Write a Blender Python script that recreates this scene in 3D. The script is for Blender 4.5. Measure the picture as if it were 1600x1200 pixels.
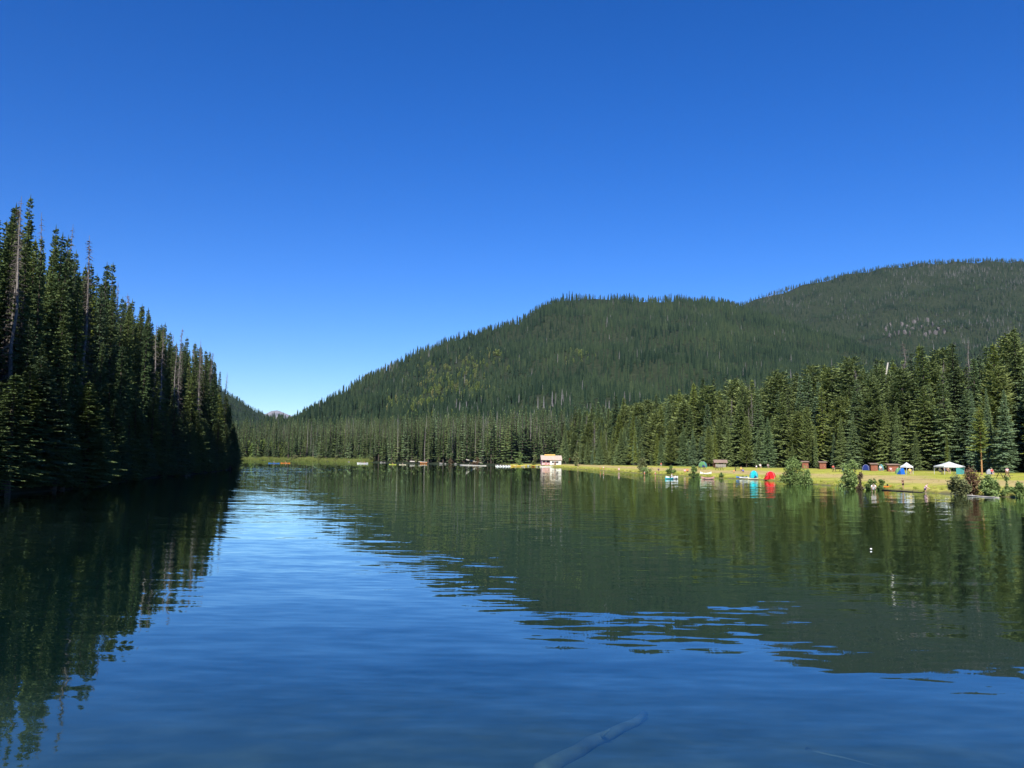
import bpy, bmesh, math, random
import numpy as np
from mathutils import Vector, Matrix

sc = bpy.context.scene
for o in list(bpy.data.objects):
    bpy.data.objects.remove(o)
COL = sc.collection
R = math.radians
rng = np.random.default_rng(7)
random.seed(7)

# ------------------------------------------------------------------ camera
EYE = 3.5
F_PX = 1290.0
PITCH = math.atan(117.5 / F_PX)
ROLL = math.atan(0.0131)
cp, sp, cr, sr = math.cos(PITCH), math.sin(PITCH), math.cos(ROLL), math.sin(ROLL)
FWD = np.array([0, cp, sp]); UP0 = np.array([0, -sp, cp]); RT0 = np.array([1.0, 0, 0])
RT = cr * RT0 + sr * UP0
UP = -sr * RT0 + cr * UP0
cam_data = bpy.data.cameras.new('camera')
cam = bpy.data.objects.new('camera', cam_data)
COL.objects.link(cam)
cam_data.sensor_width = 36.0
cam_data.lens = 36.0 * F_PX / 1600.0
cam_data.clip_start = 0.1
cam_data.clip_end = 40000
m = Matrix(((RT[0], UP[0], -FWD[0], 0), (RT[1], UP[1], -FWD[1], 0), (RT[2], UP[2], -FWD[2], EYE), (0, 0, 0, 1)))
cam.matrix_world = m
sc.camera = cam

# ------------------------------------------------------------------ sky, sun, exposure
SUN_AZ = 191.0
SUN_EL = 40.0
world = bpy.data.worlds.new('World')
sc.world = world
world.use_nodes = True
wn = world.node_tree
sky = wn.nodes.new('ShaderNodeTexSky')
sky.sky_type = 'NISHITA'
sky.sun_disc = False
sky.sun_elevation = R(SUN_EL)
sky.sun_rotation = R(SUN_AZ)
sky.altitude = 1300
sky.air_density = 1.0
sky.dust_density = 0.35
sky.ozone_density = 6.0
hsv = wn.nodes.new('ShaderNodeHueSaturation')
hsv.inputs['Hue'].default_value = 0.515
hsv.inputs['Saturation'].default_value = 1.28
wn.links.new(sky.outputs[0], hsv.inputs['Color'])
wn.links.new(hsv.outputs[0], wn.nodes['Background'].inputs[0])
wn.nodes['Background'].inputs[1].default_value = 0.108

sun_data = bpy.data.lights.new('sun', 'SUN')
sun_data.energy = 5.0
sun_data.angle = R(0.5)
sun_data.color = (1.0, 0.95, 0.86)
sun = bpy.data.objects.new('sun', sun_data)
COL.objects.link(sun)
az, el = R(SUN_AZ), R(SUN_EL)
to_sun = Vector((math.sin(az) * math.cos(el), math.cos(az) * math.cos(el), math.sin(el)))
sun.rotation_euler = to_sun.to_track_quat('Z', 'Y').to_euler()

vs = sc.view_settings
vs.view_transform = 'Standard'
vs.look = 'None'
vs.gamma = 1.0
vs.exposure = 0.6
vs.use_curve_mapping = False
cy = sc.cycles
cy.max_bounces = 6
cy.diffuse_bounces = 2
cy.glossy_bounces = 3
cy.transparent_max_bounces = 6
cy.volume_bounces = 0
cy.caustics_reflective = False
cy.caustics_refractive = False
cy.sample_clamp_indirect = 4.0
cy.use_denoising = True

# ------------------------------------------------------------------ picture rays and projection
def ray(px, py):
    return FWD + (px - 800) / F_PX * RT + (600 - py) / F_PX * UP

def project(P):
    d = np.asarray(P, float) - np.array([0, 0, EYE])
    w = d @ FWD
    return 800 + F_PX * (d @ RT) / w, 600 - F_PX * (d @ UP) / w, w

# ------------------------------------------------------------------ terrain
LAKE = np.array([(75, 0), (35, 3), (8, 4.2), (-8, 4.0), (-28, 2), (-44, 8), (-41, 30), (-42, 52), (-42.5, 69), (-44, 88),
                 (-53, 118), (-57, 146), (-66, 190), (-76, 228), (-86, 258), (-100, 272), (-140, 292), (-190, 350), (-250, 430),
                 (-290, 520), (-300, 610), (-262, 668), (-215, 664), (-170, 646), (-128, 606), (-98, 565), (-61, 512), (-35, 492),
                 (-8, 468), (8, 436), (19, 402), (22, 360), (26, 322), (32, 276), (36, 230), (42.5, 188), (50.5, 167), (49.5, 144),
                 (50.5, 122), (52, 104), (56.4, 91.4), (62, 70), (80, 40), (95, 10)], float)

def sdf_lake(x, y):
    x = np.asarray(x, float); y = np.asarray(y, float)
    best = np.full(x.shape, 1e18)
    inside = np.zeros(x.shape, bool)
    n = len(LAKE)
    for i in range(n):
        ax, ay = LAKE[i]; bx, by = LAKE[(i + 1) % n]
        ex, ey = bx - ax, by - ay
        t = np.clip(((x - ax) * ex + (y - ay) * ey) / (ex * ex + ey * ey), 0, 1)
        dx, dy = x - ax - t * ex, y - ay - t * ey
        best = np.minimum(best, dx * dx + dy * dy)
        c = ((ay > y) != (by > y)) & (x < ex * (y - ay) / (ey if ey else 1e-9) + ax)
        inside ^= c
    d = np.sqrt(best)
    return np.where(inside, -d, d)

def sil(points, drop=0.0):
    us, ts = [], []
    for px, py in points:
        r = ray(px, py + drop)
        us.append(r[0] / r[1]); ts.append(r[2] / r[1])
    return np.array(us), np.array(ts)

HILL = sil([(330, 720), (400, 690), (465, 652), (500, 628), (550, 598), (600, 574), (640, 553), (700, 527), (750, 512), (790, 503), (812, 498),
            (830, 483), (850, 468), (880, 461), (930, 460), (1000, 463), (1060, 462), (1100, 464), (1150, 471), (1200, 489), (1260, 508),
            (1330, 530), (1400, 556), (1480, 590), (1600, 640), (1700, 680)], 7)
MOUNT = sil([(800, 740), (900, 640), (1000, 560), (1100, 496), (1150, 474), (1200, 457), (1250, 442), (1300, 429), (1350, 418), (1400, 411), (1450, 406),
             (1500, 404), (1560, 403), (1600, 404), (1680, 410), (1800, 430), (2000, 480), (2400, 560), (3000, 640)], 4)
FARL = sil([(-900, 640), (-300, 560), (100, 540), (250, 560), (330, 596), (372, 623), (400, 640), (440, 662), (490, 690), (560, 712)], 3)
PEAK = sil([(260, 730), (330, 690), (380, 664), (412, 647), (424, 641), (434, 640), (446, 645), (462, 652), (500, 668), (560, 690), (640, 730)], 0)

def wob(x, y, s, seed):
    r = np.random.default_rng(seed)
    out = 0
    for k in range(7):
        a = r.uniform(0, 6.283); f = (1.0 + 0.55 * k) / s
        out = out + np.sin((x * math.cos(a) + y * math.sin(a)) * f * 6.283 + r.uniform(0, 6.283)) / (1 + 0.5 * k)
    return out / 2.4

def layer(u, y, S, yf, yr, pw, amp, seed, back=0.35):
    us, ts = S
    tr = np.interp(u, us, ts)
    s = np.clip((y - yf) / (yr - yf), 0, 1)
    z = EYE + y * (0.002 + (tr - 0.002) * s ** pw)
    x = u * y
    edge = np.clip(s * 4, 0, 1) * (1 - np.clip((s - 0.8) / 0.2, 0, 1))
    z = z + amp * wob(x, y, 420, seed) * edge
    zr = EYE + yr * tr
    z = np.where(y > yr, zr - (y - yr) * back, z)
    return np.where((y > yf * 0.98) & (tr > 0.002), z, -50)

def terrain(x, y):
    x = np.asarray(x, float); y = np.asarray(y, float)
    d = sdf_lake(x, y)
    dp = np.maximum(d, 0)
    bank = 0.28 * np.clip(dp / 0.9, 0, 1) + 1.9 * (1 - np.exp(-dp / 22)) + 0.008 * np.minimum(dp, 400)
    lw = np.clip((-15 - x) / 25, 0, 1) * np.clip((330 - y) / 60, 0, 1)
    steep = 0.3 * np.clip(dp / 0.8, 0, 1) + 0.16 * np.minimum(dp, 160) + 1.2 * (1 - np.exp(-dp / 4))
    base = bank * (1 - lw) + steep * lw
    nearw = np.clip((14 - np.hypot(x, y)) / 6, 0, 1)
    base = base * (1 - nearw) + np.minimum(base, 1.9) * nearw
    base = base + 0.09 * wob(x, y, 17, 3) * np.clip(dp / 4, 0, 1)
    bed = -0.125 * np.maximum(-d, 0) ** 0.97
    z = np.where(d > 0, base, np.maximum(bed, -7))
    ys = np.maximum(y, 1.0)
    u = x / ys
    ok = (y > 300)
    yfh = np.interp(u, [-0.35, -0.2, 0.0, 0.2, 0.4, 0.7], [760, 720, 600, 560, 560, 700])
    yrh = np.interp(u, [-0.35, -0.25, 0.05, 0.3, 0.5, 0.7], [1500, 1700, 2300, 2300, 2000, 1700])
    h1 = layer(u, ys, HILL, yfh, yrh, 0.86, 26, 11)
    yfm = np.interp(u, [0.1, 0.4, 0.6, 1.0, 2.0], [2500, 1700, 900, 500, 350])
    h2 = layer(u, ys, MOUNT, yfm, 3600 + 0 * u, 0.9, 34, 12)
    h3 = layer(u, ys, FARL, 900 + 0 * u, 3400 + 0 * u, 0.9, 15, 13)
    h4 = layer(u, ys, PEAK, 4200 + 0 * u, 9000 + 0 * u, 0.8, 40, 14)
    hh = np.maximum(np.maximum(h1, h2), np.maximum(h3, h4))
    return np.where(ok & (d > 0), np.maximum(z, hh), z)

def tz(x, y):
    return float(terrain(np.array([x]), np.array([y]))[0])

def hit(px, py):
    """where the sight line through this picture point meets the ground or the water"""
    r = ray(px, py)
    Y = np.concatenate([np.linspace(8, 500, 4000), np.linspace(500, 1500, 2000)])
    X = r[0] / r[1] * Y; Z = EYE + r[2] / r[1] * Y
    T = np.maximum(terrain(X, Y), 0)
    k = np.nonzero(T >= Z)[0]
    k = k[0] if len(k) else len(Y) - 1
    return Vector((X[k], Y[k], T[k]))

def along(px, Y, py=730):
    r = ray(px, py)
    x = r[0] / r[1] * Y
    return Vector((x, Y, max(tz(x, Y), 0)))

# ------------------------------------------------------------------ materials
def new_mat(name):
    mt = bpy.data.materials.new(name); mt.use_nodes = True
    nt = mt.node_tree
    return mt, nt, nt.nodes['Principled BSDF'], nt.nodes, nt.links

def ramp(nodes, stops):
    r = nodes.new('ShaderNodeValToRGB')
    e = r.color_ramp.elements
    while len(e) < len(stops): e.new(0.5)
    for k, (p, c) in enumerate(stops):
        e[k].position = p; e[k].color = (*c, 1)
    return r

def plain(name, c, rough=0.6, var=0.18, scale=6.0, spec=0.3, bump=0.0):
    mt, nt, b, N, L = new_mat(name)
    tc = N.new('ShaderNodeTexCoord'); nz = N.new('ShaderNodeTexNoise')
    nz.inputs['Scale'].default_value = scale; nz.inputs['Detail'].default_value = 5
    L.new(tc.outputs['Object'], nz.inputs['Vector'])
    r = ramp(N, [(0.3, tuple(v * (1 - var) for v in c)), (0.7, tuple(min(1, v * (1 + var)) for v in c))])
    L.new(nz.outputs['Fac'], r.inputs[0]); L.new(r.outputs[0], b.inputs['Base Color'])
    b.inputs['Roughness'].default_value = rough
    b.inputs['Specular IOR Level'].default_value = spec
    if bump:
        bp = N.new('ShaderNodeBump'); bp.inputs['Distance'].default_value = bump
        L.new(nz.outputs['Fac'], bp.inputs['Height']); L.new(bp.outputs[0], b.inputs['Normal'])
    return mt

def foliage(name, cols, trans=0.15, stand=0.0):
    """leaf colour differs from plant to plant, with a little variation along each crown"""
    mt, nt, b, N, L = new_mat(name)
    oi = N.new('ShaderNodeObjectInfo')
    r = ramp(N, [(k / max(1, len(cols) - 1), c) for k, c in enumerate(cols)])
    if stand:
        sc_ = N.new('ShaderNodeVectorMath'); sc_.operation = 'SCALE'; sc_.inputs[3].default_value = 1 / stand
        L.new(oi.outputs['Location'], sc_.inputs[0])
        ns = N.new('ShaderNodeTexNoise'); ns.inputs['Scale'].default_value = 1; ns.inputs['Detail'].default_value = 3; L.new(sc_.outputs[0], ns.inputs['Vector'])
        m1 = N.new('ShaderNodeMapRange'); m1.inputs[1].default_value = .36; m1.inputs[2].default_value = .64; L.new(ns.outputs['Fac'], m1.inputs[0])
        m2 = N.new('ShaderNodeMath'); m2.operation = 'MULTIPLY_ADD'; m2.inputs[1].default_value = .62; L.new(oi.outputs['Random'], m2.inputs[0])
        m3 = N.new('ShaderNodeMath'); m3.operation = 'MULTIPLY'; m3.inputs[1].default_value = .38; L.new(m1.outputs[0], m3.inputs[0]); L.new(m3.outputs[0], m2.inputs[2])
        L.new(m2.outputs[0], r.inputs[0])
    else:
        L.new(oi.outputs['Random'], r.inputs[0])
    tc = N.new('ShaderNodeTexCoord'); nz = N.new('ShaderNodeTexNoise')
    nz.inputs['Scale'].default_value = 1.3; nz.inputs['Detail'].default_value = 4
    L.new(tc.outputs['Object'], nz.inputs['Vector'])
    mr = N.new('ShaderNodeMapRange')
    mr.inputs[1].default_value = 0.3; mr.inputs[2].default_value = 0.7; mr.inputs[3].default_value = 0.7; mr.inputs[4].default_value = 1.35
    L.new(nz.outputs['Fac'], mr.inputs[0])
    mx = N.new('ShaderNodeMix'); mx.data_type = 'RGBA'; mx.blend_type = 'MULTIPLY'; mx.inputs[0].default_value = 1
    L.new(r.outputs[0], mx.inputs[6]); L.new(mr.outputs[0], mx.inputs[7])
    df = N.new('ShaderNodeBsdfDiffuse'); tl = N.new('ShaderNodeBsdfTranslucent'); ms = N.new('ShaderNodeMixShader')
    L.new(mx.outputs[2], df.inputs[0]); L.new(mx.outputs[2], tl.inputs[0])
    ms.inputs[0].default_value = trans
    L.new(df.outputs[0], ms.inputs[1]); L.new(tl.outputs[0], ms.inputs[2])
    L.new(ms.outputs[0], N['Material Output'].inputs[0])
    return mt

M = {}
M['needle'] = foliage('needle_green', [(0.069, 0.110, 0.047), (0.112, 0.151, 0.054), (0.083, 0.128, 0.058), (0.140, 0.174, 0.056), (0.095, 0.139, 0.074), (0.123, 0.159, 0.054)], .15)
M['needle_blue'] = foliage('needle_blue_green', [(0.153, 0.224, 0.106), (0.189, 0.242, 0.088), (0.165, 0.242, 0.136), (0.183, 0.230, 0.078)], .12)
M['needle_shore'] = foliage('shore_needle', [(0.063, 0.103, 0.046), (0.103, 0.144, 0.052), (0.081, 0.121, 0.057), (0.115, 0.149, 0.052)], .15)
M['needle_round'] = foliage('pine_needle', [(0.177, 0.224, 0.077), (0.212, 0.254, 0.088), (0.159, 0.206, 0.083)], .12)
M['needle_hill'] = foliage('needle_hill', [(0.010, 0.022, 0.014), (0.017, 0.034, 0.021), (0.025, 0.045, 0.026), (0.034, 0.056, 0.030), (0.044, 0.067, 0.034), (0.060, 0.082, 0.038)], .1, 120)
M['needle_yellow'] = foliage('needle_yellow_green', [(0.165, 0.209, 0.050), (0.209, 0.253, 0.066), (0.182, 0.226, 0.055)], .12)
M['aspen'] = foliage('broadleaf_light_green', [(0.13, 0.19, 0.05), (0.20, 0.25, 0.08), (0.15, 0.2, 0.055), (0.26, 0.26, 0.11)], 0.3)
M['leaf'] = foliage('willow_leaf', [(0.24, 0.33, 0.11), (0.27, 0.36, 0.13), (0.20, 0.29, 0.09)], 0.35)
M['leaf_dull'] = foliage('dull_leaf', [(0.18, 0.22, 0.09), (0.22, 0.23, 0.11)], 0.3)
M['leaf_brown'] = foliage('dry_leaf', [(0.17, 0.13, 0.08), (0.22, 0.13, 0.08)], 0.2)
M['rust'] = foliage('rust_needle', [(0.20, 0.10, 0.035), (0.16, 0.09, 0.04)], 0.1)
M['deadtwig'] = foliage('dead_twig', [(0.17, 0.15, 0.13), (0.24, 0.21, 0.19), (0.13, 0.115, 0.10), (0.20, 0.165, 0.14)], 0.0)
M['deadgrey'] = foliage('grey_dead_tree', [(0.12, 0.12, 0.12), (0.17, 0.168, 0.166), (0.095, 0.094, 0.092)], 0.0)
M['bark'] = plain('bark', (0.085, 0.068, 0.055), 0.9, 0.35, 3, 0.1)
M['bark_orange'] = plain('bark_orange', (0.36, 0.20, 0.09), 0.9, 0.25, 3, 0.1)
M['deadwood'] = plain('dead_wood', (0.20, 0.18, 0.165), 0.9, 0.3, 2, 0.1)
M['burnt'] = plain('charred_bark', (0.022, 0.02, 0.02), 0.9, 0.3, 2, 0.1)
M['rock'] = plain('rock', (0.20, 0.185, 0.17), 0.9, 0.35, 0.6, 0.2, 0.1)
M['cliff'] = plain('cliff_rock', (0.135, 0.122, 0.115), 0.9, 0.3, 0.05, 0.1)
M['log'] = plain('wet_log', (0.088, 0.092, 0.078), 0.8, 0.45, 1.2, 0.3)
M['log_dark'] = plain('dark_log', (0.03, 0.026, 0.022), 0.8, 0.3, 2, 0.3)
M['log_pale'] = plain('pale_log', (0.5, 0.46, 0.4), 0.8, 0.2, 2, 0.2)

# ------------------------------------------------------------------ mesh builder
class MB:
    def __init__(s): s.v = []; s.f = []; s.m = []; s.smooth = False
    def add(s, vs_, fs_, mi=0):
        b = len(s.v); s.v += [tuple(map(float, p)) for p in vs_]
        s.f += [tuple(b + i for i in f) for f in fs_]; s.m += [mi] * len(fs_)
        return s
    def box(s, c, d, rz=0.0, mi=0, rx=0.0):
        x, y, z = (k / 2 for k in d)
        mt = Matrix.Rotation(rz, 3, 'Z') @ Matrix.Rotation(rx, 3, 'X')
        vs_ = [mt @ Vector(p) + Vector(c) for p in [(-x, -y, -z), (x, -y, -z), (x, y, -z), (-x, y, -z), (-x, -y, z), (x, -y, z), (x, y, z), (-x, y, z)]]
        return s.add(vs_, [(0, 3, 2, 1), (4, 5, 6, 7), (0, 1, 5, 4), (1, 2, 6, 5), (2, 3, 7, 6), (3, 0, 4, 7)], mi)
    def tube(s, pts, rad, n=6, mi=0, cap=True):
        pts = [Vector(p) for p in pts]; rings = []
        for i, p in enumerate(pts):
            a = pts[max(0, i - 1)]; b = pts[min(len(pts) - 1, i + 1)]
            d = (b - a).normalized()
            up = Vector((0, 0, 1)) if abs(d.z) < 0.9 else Vector((1, 0, 0))
            e1 = d.cross(up).normalized(); e2 = d.cross(e1)
            rings.append([p + (e1 * math.cos(6.28319 * k / n) + e2 * math.sin(6.28319 * k / n)) * rad[i] for k in range(n)])
        return s.loft(rings, mi, cap)
    def loft(s, rings, mi=0, cap=True):
        n = len(rings[0]); vs_ = [p for r in rings for p in r]; fs_ = []
        for i in range(len(rings) - 1):
            for k in range(n):
                fs_.append((i * n + k, i * n + (k + 1) % n, (i + 1) * n + (k + 1) % n, (i + 1) * n + k))
        if cap:
            fs_.append(tuple(range(n))[::-1]); fs_.append(tuple((len(rings) - 1) * n + k for k in range(n)))
        return s.add(vs_, fs_, mi)
    def mesh(s, name, mats):
        me = bpy.data.meshes.new(name); me.from_pydata(s.v, [], s.f)
        for mt in mats: me.materials.append(mt)
        if len(mats) > 1:
            me.polygons.foreach_set('material_index', s.m)
        if s.smooth: me.polygons.foreach_set('use_smooth', [True] * len(s.f))
        me.update(); return me
    def build(s, name, mat, parent=None, loc=None):
        o = bpy.data.objects.new(name, s.mesh(name, mat if isinstance(mat, list) else [mat]))
        COL.objects.link(o)
        if parent: o.parent = parent
        if loc is not None: o.location = loc
        return o

def tag(o, label=None, cat=None, group=None, kind=None):
    if label: o['label'] = label
    if cat: o['category'] = cat
    if group: o['group'] = group
    if kind: o['kind'] = kind
    return o

def thing(name, label, cat, loc=(0, 0, 0), rz=0.0, group=None, scale=None):
    o = bpy.data.objects.new(name, None); o.empty_display_size = 0.2
    COL.objects.link(o); o.location = loc; o.rotation_euler = (0, 0, rz)
    if scale: o.scale = (scale,) * 3
    return tag(o, label, cat, group)

# ------------------------------------------------------------------ the ground sheet and the water
def build_ground():
    az = np.concatenate([np.linspace(-180, -48, 60, endpoint=False), np.linspace(-48, 48, 520, endpoint=False), np.linspace(48, 180, 60)])
    rad = np.concatenate([[0.5, 2.5, 4, 5, 6.5, 9, 13, 18, 25, 33], np.geomspace(40, 12000, 330)])
    A, Rr = np.meshgrid(np.radians(az), rad)
    X = np.sin(A) * Rr; Y = np.cos(A) * Rr
    Z = terrain(X.ravel(), Y.ravel())
    nA, nR = len(az), len(rad)
    V = np.stack([X.ravel(), Y.ravel(), Z], 1)
    i, j = np.meshgrid(np.arange(nR - 1), np.arange(nA - 1), indexing='ij')
    a = (i * nA + j).ravel()
    Fq = np.stack([a, a + nA, a + nA + 1, a + 1], 1)
    me = bpy.data.meshes.new('ground')
    me.vertices.add(len(V)); me.vertices.foreach_set('co', V.ravel())
    me.loops.add(Fq.size); me.loops.foreach_set('vertex_index', Fq.ravel().astype(np.int32))
    me.polygons.add(len(Fq)); me.polygons.foreach_set('loop_start', np.arange(0, Fq.size, 4, dtype=np.int32))
    me.polygons.foreach_set('loop_total', np.full(len(Fq), 4, np.int32))
    me.polygons.foreach_set('use_smooth', np.ones(len(Fq), bool))
    # what covers the ground: 1 = mown lawn, 0 = forest floor, -1 = bare rock
    d = sdf_lake(V[:, 0], V[:, 1])
    lawn = (np.clip((V[:, 0] + 8) / 8, 0, 1) * (d > -3) * np.clip((lawn_depth(V[:, 1]) + 6 - d) / 8, 0, 1) * (V[:, 1] > 30)).astype(np.float32)
    rock = (np.hypot(V[:, 0], V[:, 1]) > 6500).astype(np.float32)
    at = me.attributes.new('lawn', 'FLOAT', 'POINT'); at.data.foreach_set('value', lawn)
    at = me.attributes.new('bare', 'FLOAT', 'POINT'); at.data.foreach_set('value', rock)
    at = me.attributes.new('shore', 'FLOAT', 'POINT'); at.data.foreach_set('value', d.astype(np.float32))
    me.update(); me.validate()
    mt, nt, b, N, L = new_mat('ground_cover')
    geo = N.new('ShaderNodeNewGeometry')
    def noise(scale, detail=4):
        mp = N.new('ShaderNodeVectorMath'); mp.operation = 'SCALE'; mp.inputs[3].default_value = scale
        L.new(geo.outputs['Position'], mp.inputs[0])
        nz = N.new('ShaderNodeTexNoise'); nz.inputs['Scale'].default_value = 1; nz.inputs['Detail'].default_value = detail
        L.new(mp.outputs[0], nz.inputs['Vector']); return nz
    def attr(n):
        a_ = N.new('ShaderNodeAttribute'); a_.attribute_name = n; return a_
    def mix(fac, c1, c2):
        mx = N.new('ShaderNodeMix'); mx.data_type = 'RGBA'
        L.new(fac, mx.inputs[0])
        for k, c in ((6, c1), (7, c2)):
            if isinstance(c, tuple): mx.inputs[k].default_value = (*c, 1)
            else: L.new(c, mx.inputs[k])
        return mx.outputs[2]
    g = ramp(N, [(0.28, (0.25, 0.29, 0.035)), (0.5, (0.39, 0.40, 0.06)), (0.72, (0.47, 0.40, 0.11))])
    L.new(noise(0.22, 6).outputs['Fac'], g.inputs[0])
    # worn sandy path and beach strip along the lawn
    sh = attr('shore')
    band = N.new('ShaderNodeMapRange'); band.interpolation_type = 'SMOOTHSTEP'
    nzp = noise(0.06, 4)
    ad = N.new('ShaderNodeMath'); ad.operation = 'MULTIPLY_ADD'; ad.inputs[1].default_value = 16; L.new(nzp.outputs['Fac'], ad.inputs[0]); L.new(sh.outputs['Fac'], ad.inputs[2])
    fc = ramp(N, [(0.0, (0, 0, 0)), (0.30, (0.05, 0.05, 0.05)), (0.42, (0.75, 0.75, 0.75)), (0.54, (0.75, 0.75, 0.75)), (0.64, (0, 0, 0))])
    band.inputs[1].default_value = 2; band.inputs[2].default_value = 40
    band.interpolation_type = 'LINEAR'
    L.new(ad.outputs[0], band.inputs[0]); L.new(band.outputs[0], fc.inputs[0])
    sand = ramp(N, [(0.3, (0.44, 0.31, 0.14)), (0.7, (0.56, 0.42, 0.22))]); L.new(noise(0.7, 5).outputs['Fac'], sand.inputs[0])
    lawn_c = mix(fc.outputs[0], g.outputs[0], sand.outputs[0])
    fl = ramp(N, [(0.3, (0.014, 0.021, 0.012)), (0.55, (0.024, 0.034, 0.017)), (0.75, (0.042, 0.048, 0.026))])
    L.new(noise(0.15, 6).outputs['Fac'], fl.inputs[0])
    spots_ = ramp(N, [(0.56, (0, 0, 0)), (0.68, (.75, .75, .75))]); L.new(noise(0.42, 7).outputs['Fac'], spots_.inputs[0])
    lawn_c = mix(spots_.outputs[0], lawn_c, (0.24, 0.165, 0.085))
    wet = N.new('ShaderNodeMapRange'); wet.inputs[1].default_value = 1.1; wet.inputs[2].default_value = 0.2; wet.inputs[4].default_value = .8; L.new(sh.outputs['Fac'], wet.inputs[0])
    lawn_c = mix(wet.outputs[0], lawn_c, (0.12, 0.10, 0.055))
    c = mix(attr('lawn').outputs['Fac'], fl.outputs[0], lawn_c)
    rk = ramp(N, [(0.35, (0.15, 0.16, 0.17)), (0.5, (0.24, 0.23, 0.24)), (0.7, (0.32, 0.30, 0.31))]); L.new(noise(0.004, 8).outputs['Fac'], rk.inputs[0])
    c = mix(attr('bare').outputs['Fac'], c, rk.outputs[0])
    # lake bed: silt, painted darker with depth for the light the water absorbs
    under = N.new('ShaderNodeMapRange'); under.inputs[1].default_value = 0.12; under.inputs[2].default_value = -0.12
    sx = N.new('ShaderNodeSeparateXYZ'); L.new(geo.outputs['Position'], sx.inputs[0]); L.new(sx.outputs[2], under.inputs[0])
    silt = ramp(N, [(0.25, (0.035, 0.05, 0.045)), (0.5, (0.07, 0.085, 0.075)), (0.75, (0.13, 0.14, 0.125))]); L.new(noise(0.9, 6).outputs['Fac'], silt.inputs[0])
    deep = N.new('ShaderNodeMapRange'); deep.inputs[1].default_value = -0.9; deep.inputs[2].default_value = -2.1; L.new(sx.outputs[2], deep.inputs[0])
    c = mix(under.outputs[0], c, mix(deep.outputs[0], silt.outputs[0], (0.005, 0.017, 0.015)))
    L.new(c, b.inputs['Base Color'])
    b.inputs['Roughness'].default_value = 0.95; b.inputs['Specular IOR Level'].default_value = 0.1
    me.materials.append(mt)
    o = bpy.data.objects.new('ground', me); COL.objects.link(o)
    return tag(o, kind='structure')

def lawn_depth(y):
    return np.interp(y, [60, 100, 130, 150, 185, 215, 250, 300, 340, 380, 420, 460, 480], [46, 46, 44, 38, 36, 36, 30, 24, 18, 14, 12, 7, 0])

build_ground()

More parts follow.
